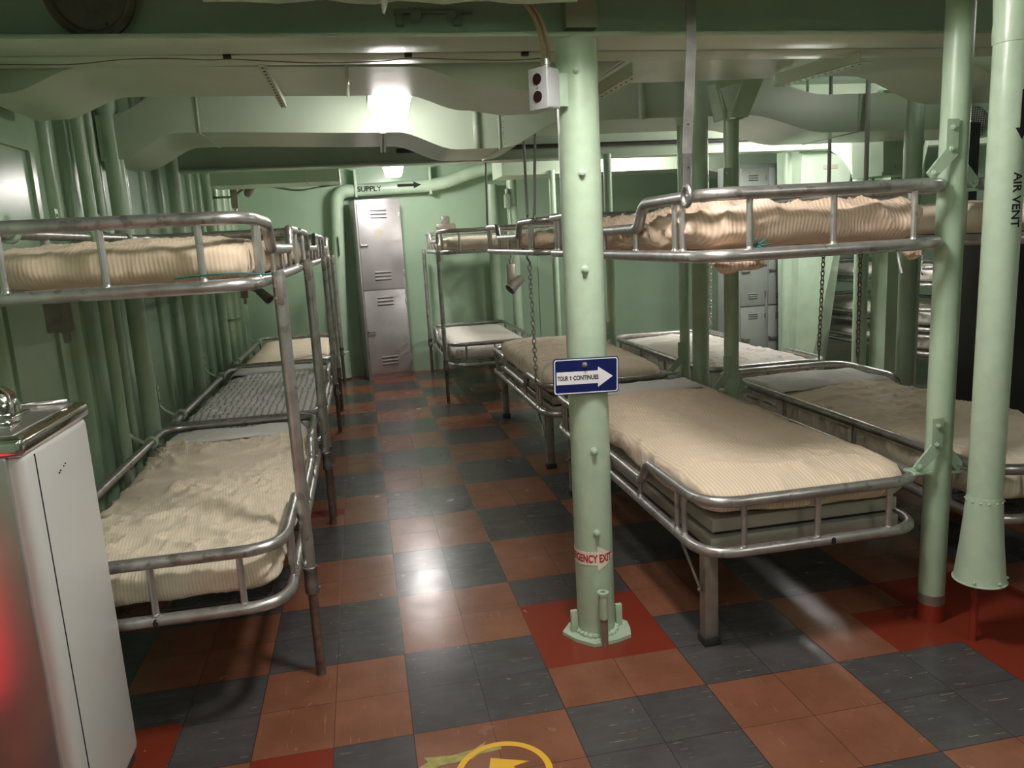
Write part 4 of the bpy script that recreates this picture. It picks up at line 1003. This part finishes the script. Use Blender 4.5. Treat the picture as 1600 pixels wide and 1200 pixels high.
locker('grey painted three-tier lockers at the back right, left side panel in shadow', 3.36, 4.52, 0, .272, 2, 3, 1.95, .42, 'locker_grey', 'locker_bank', base=.05)
# dark blocks at far right, put in for the unlit space behind the vent
bm = BM(); box(bm, 3.10, 3.9, 1.2, 1.7, 0, 1.42, .01); tag(obj('dark_block', bm, 'dark'), 'dark block standing in for the unlit space behind the vent pipe, right edge', 'cabinet')
bm = BM(); box(bm, 3.32, 3.40, 1.8, 2.0, 0, 1.9, .005); tag(obj('dark_block', bm, 'dark'), 'narrow dark upright slab between the right pillar and the vent pipe', 'panel')

# tapered casings and columns on the right
def hexa(bm, b0, b1):
    """b0: 4 bottom corners, b1: 4 top corners"""
    A = [bm.verts.new(c) for c in b0]; B_ = [bm.verts.new(c) for c in b1]
    bm.faces.new(A[::-1]); bm.faces.new(B_)
    for i in range(4): bm.faces.new((A[i], A[(i+1) % 4], B_[(i+1) % 4], B_[i]))
t = thing('vent_casing', 'tall tapered green casing right of the grey lockers, narrower at the deck', 'casing', (3.8, 4.0, 0))
bm = BM(); hexa(bm, [(3.62, 4.0, 0), (3.74, 4.0, 0), (4.06, 4.25, 0), (3.7, 4.4, 0)], [(3.66, 4.0, 2.02), (4.16, 4.0, 2.02), (4.32, 4.25, 2.02), (3.66, 4.4, 2.02)]); obj('casing_body', bm, 'green', t, False)
bm = BM(); box(bm, 3.62, 4.2, 3.975, 4.0, 1.97, 2.04, .003)
obj('top_flange', bm, 'green', t, False)
for k in range(9): 
    bm = BM(); sphere(bm, (3.66+.062*k, 3.972, 2.005), .010, 1); obj('rivet', bm, 'green_grey', t)
bm = BM(); box(bm, 3.86, 3.99, 3.992, 4.0, 1.84, 1.875, .002); obj('label_holder', bm, 'tan', t, False)
t = thing('vent_casing', 'green tapered casing hanging from the duct left of the tall right pillar', 'casing', (3.45, 2.5, 1.65))
bm = BM(); hexa(bm, [(3.32, 2.5, 1.68), (3.57, 2.5, 1.68), (3.80, 2.75, 1.68), (3.34, 2.85, 1.68)], [(3.30, 2.5, 2.2), (3.68, 2.5, 2.2), (3.90, 2.75, 2.2), (3.32, 2.85, 2.2)]); obj('casing_body', bm, 'green', t, False)
bm = BM(); box(bm, 3.30, 3.60, 2.485, 2.5, 1.675, 1.70, .003); obj('bottom_flange', bm, 'green', t, False)
for k in range(7):
    bm = BM(); sphere(bm, (3.33+.04*k, 2.484, 1.688), .005, 1); obj('rivet', bm, 'green_grey', t)
for k in range(6):
    bm = BM(); sphere(bm, (3.565+.013*k, 2.498, 1.74+.07*k), .0045, 1); obj('rivet', bm, 'green_grey', t)
bm = BM(); box(bm, 3.40, 3.51, 2.49, 2.5, 1.72, 1.745, .002); obj('label_holder', bm, 'tan', t, False)
bm = BM(); tube(bm, rnd([(3.52, 3.0, 1.2), (3.52, 3.0, 1.74), (3.48, 3.12, 1.90), (3.45, 3.3, 2.0)], .1), .058, n=20)
tag(obj('elbow_vent', bm, 'green'), 'curved green pipe elbow between the two tapered casings', 'pipe')
col('column', 'round green column left of the lit tapered casing', 'column', 3.70, 4.22, 0, 2.0, .07, 'green')
bm = BM(); prism(bm, [(3.60, 2.8), (3.80, 2.72), (3.90, 2.9), (3.88, 3.05), (3.62, 3.0)], 0, 2.3, 'Z'); tag(obj('column', bm, 'green', None, False), 'broad angular green column left of the tall right pillar', 'column')
col('column', 'thin green column with a chain in front, in the right background', 'column', 3.57, 3.05, 0, 2.2, .05, 'green')
col('column', 'slim green column directly left of the tall right pillar', 'column', 3.10, 1.95, 0, 2.2, .05, 'green')
col('column', 'slim green column between the right pillar and the vent pipe', 'column', 3.27, 1.5, 0, 2.3, .04, 'green')
# round guarded vent opening
t = thing('guarded_vent', 'round vent opening with a wire grid between the right pillar and the vent pipe', 'vent', (3.36, 1.84, 1.82))
c0 = Vector((3.36, 1.84, 1.905)); ax = Vector((-.45, -.85, -.25)).normalized(); a_, b_ = frame_for(ax)
bm = BM(); lathe(bm, [(.088, -.07), (.093, 0), (.102, .004), (.102, .012), (.09, .012), (.085, -.02)], c0, ax, 32); obj('collar', bm, 'green', t)
bm = BM(); lathe(bm, [(.085, 0), (.085, .002)], c0-ax*.01, ax, 28); obj('opening', bm, 'dish', t, False)
bm = BM()
for k in range(-7, 8):
    o = k*.0118; L = math.sqrt(max(0, .088**2-o*o))
    tube(bm, [c0+ax*.012+a_*o-b_*L, c0+ax*.012+a_*o+b_*L], .0016, n=5); tube(bm, [c0+ax*.014+b_*o-a_*L, c0+ax*.014+b_*o+a_*L], .0016, n=5)
obj('wire_grid', bm, 'white', t)

# ------------------------------------------------------------------ water cooler, front left
CX0, CX1, CY0, CY1 = -1.19, -.775, -.29, .115
t = thing('water_cooler', 'light grey water cooler with a chrome-edged top at the lower left', 'water cooler', (-.98, -.09, 0))
bm = BM(); box(bm, CX0, CX1, CY0, CY1, .03, 1.01, .022, seg=4); obj('cabinet', bm, 'enamel', t)
bm = BM(); box(bm, CX0-.001, CX1-.03, CY0-.008, CY0+.02, .04, 1.005, .006); obj('front_panel', bm, 'stainless', t)
bm = BM(); box(bm, CX0+.01, CX1-.012, CY0+.012, CY1-.012, 0, .04); obj('plinth', bm, 'dark', t, False)
bm = BM(); box(bm, CX1-.0005, CX1+.0015, CY0+.055, CY0+.058, .05, .995); obj('panel_seam', bm, 'ink', t, False)
bm = BM(); box(bm, CX0-.006, CX1+.007, CY0-.012, CY1+.006, 1.003, 1.046, .014, seg=4); obj('rim', bm, 'chrome', t)
bm = BM(); box(bm, CX0+.02, CX1-.02, CY0+.02, CY1-.02, 1.040, 1.049, .004); obj('basin_top', bm, 'stainless', t)
bm = BM(); tube(bm, rnd([(CX0+.03, CY1-.03, 1.055), (CX1-.03, CY1-.03, 1.055)], .01), .005, n=8); obj('splash_lip', bm, 'chrome', t)
bm = BM(); lathe(bm, [(.045, 0), (.05, .008), (.048, .03), (.04, .055), (.022, .072), (.002, .078)], (-.925, -.02, 1.047), n=28); b = obj('bubbler', bm, 'chrome', t)
bm = BM(); box(bm, -1.02, -.86, -.10, -.0, 1.047, 1.058, .004); obj('bubbler_base', bm, 'chrome', t)
bm = BM(); box(bm, -.86, -.82, -.21, -.15, 1.047, 1.059, .004, seg=3); obj('push_button', bm, 'chrome', t)
bm = BM()
for k, (a, b) in enumerate(((.0, 0), (.006, .003), (.022, .008), (.03, .011))): sphere(bm, (CX1+.001, -.12+a*1.4, .918+b), .0022, 1)
obj('scuff_marks', bm, 'ink', t, False)

# ------------------------------------------------------------------ floor sticker
t = thing('floor_sticker', 'round yellow floor sticker with an arrow at the bottom edge of the picture', 'sticker', (.225, -.235, 0))
bm = BM(); n = 64; ro, ri = .132, .114
ring_ = [[bm.verts.new((.225+q*math.cos(2*PI*k/n), -.235+q*math.sin(2*PI*k/n), z)) for k in range(n)] for q, z in ((ri, .0002), (ri, .0014), (ro, .0014), (ro, .0002))]
for a_ in range(3):
    for k in range(n): bm.faces.new((ring_[a_][k], ring_[a_][(k+1) % n], ring_[a_+1][(k+1) % n], ring_[a_+1][k]))
obj('ring', bm, 'yellow', t, False)
bm = BM(); prism(bm, [(.20, -.165), (.30, -.205), (.255, -.215), (.29, -.32), (.25, -.33), (.22, -.225), (.18, -.24)], .0002, .0014, 'Z'); obj('arrow', bm, 'yellow', t, False)
bm = BM(); v = []
ptsr = [(.00, -.155), (.03, -.135), (.02, -.115), (.10, -.125), (.16, -.115), (.20, -.09), (.19, -.105), (.24, -.11), (.235, -.135), (.17, -.14), (.15, -.155), (.06, -.16), (.02, -.18)]
bm.faces.new([bm.verts.new((x, y, .0009)) for x, y in ptsr]); bmesh.ops.triangulate(bm, faces=bm.faces[:])
tag(obj('tape_residue', bm, 'old_tape', None, False), 'worn yellow-green tape residue on the tile above the round sticker', 'tape mark')
for o in bpy.data.objects:
    if 'org' in o: del o['org']
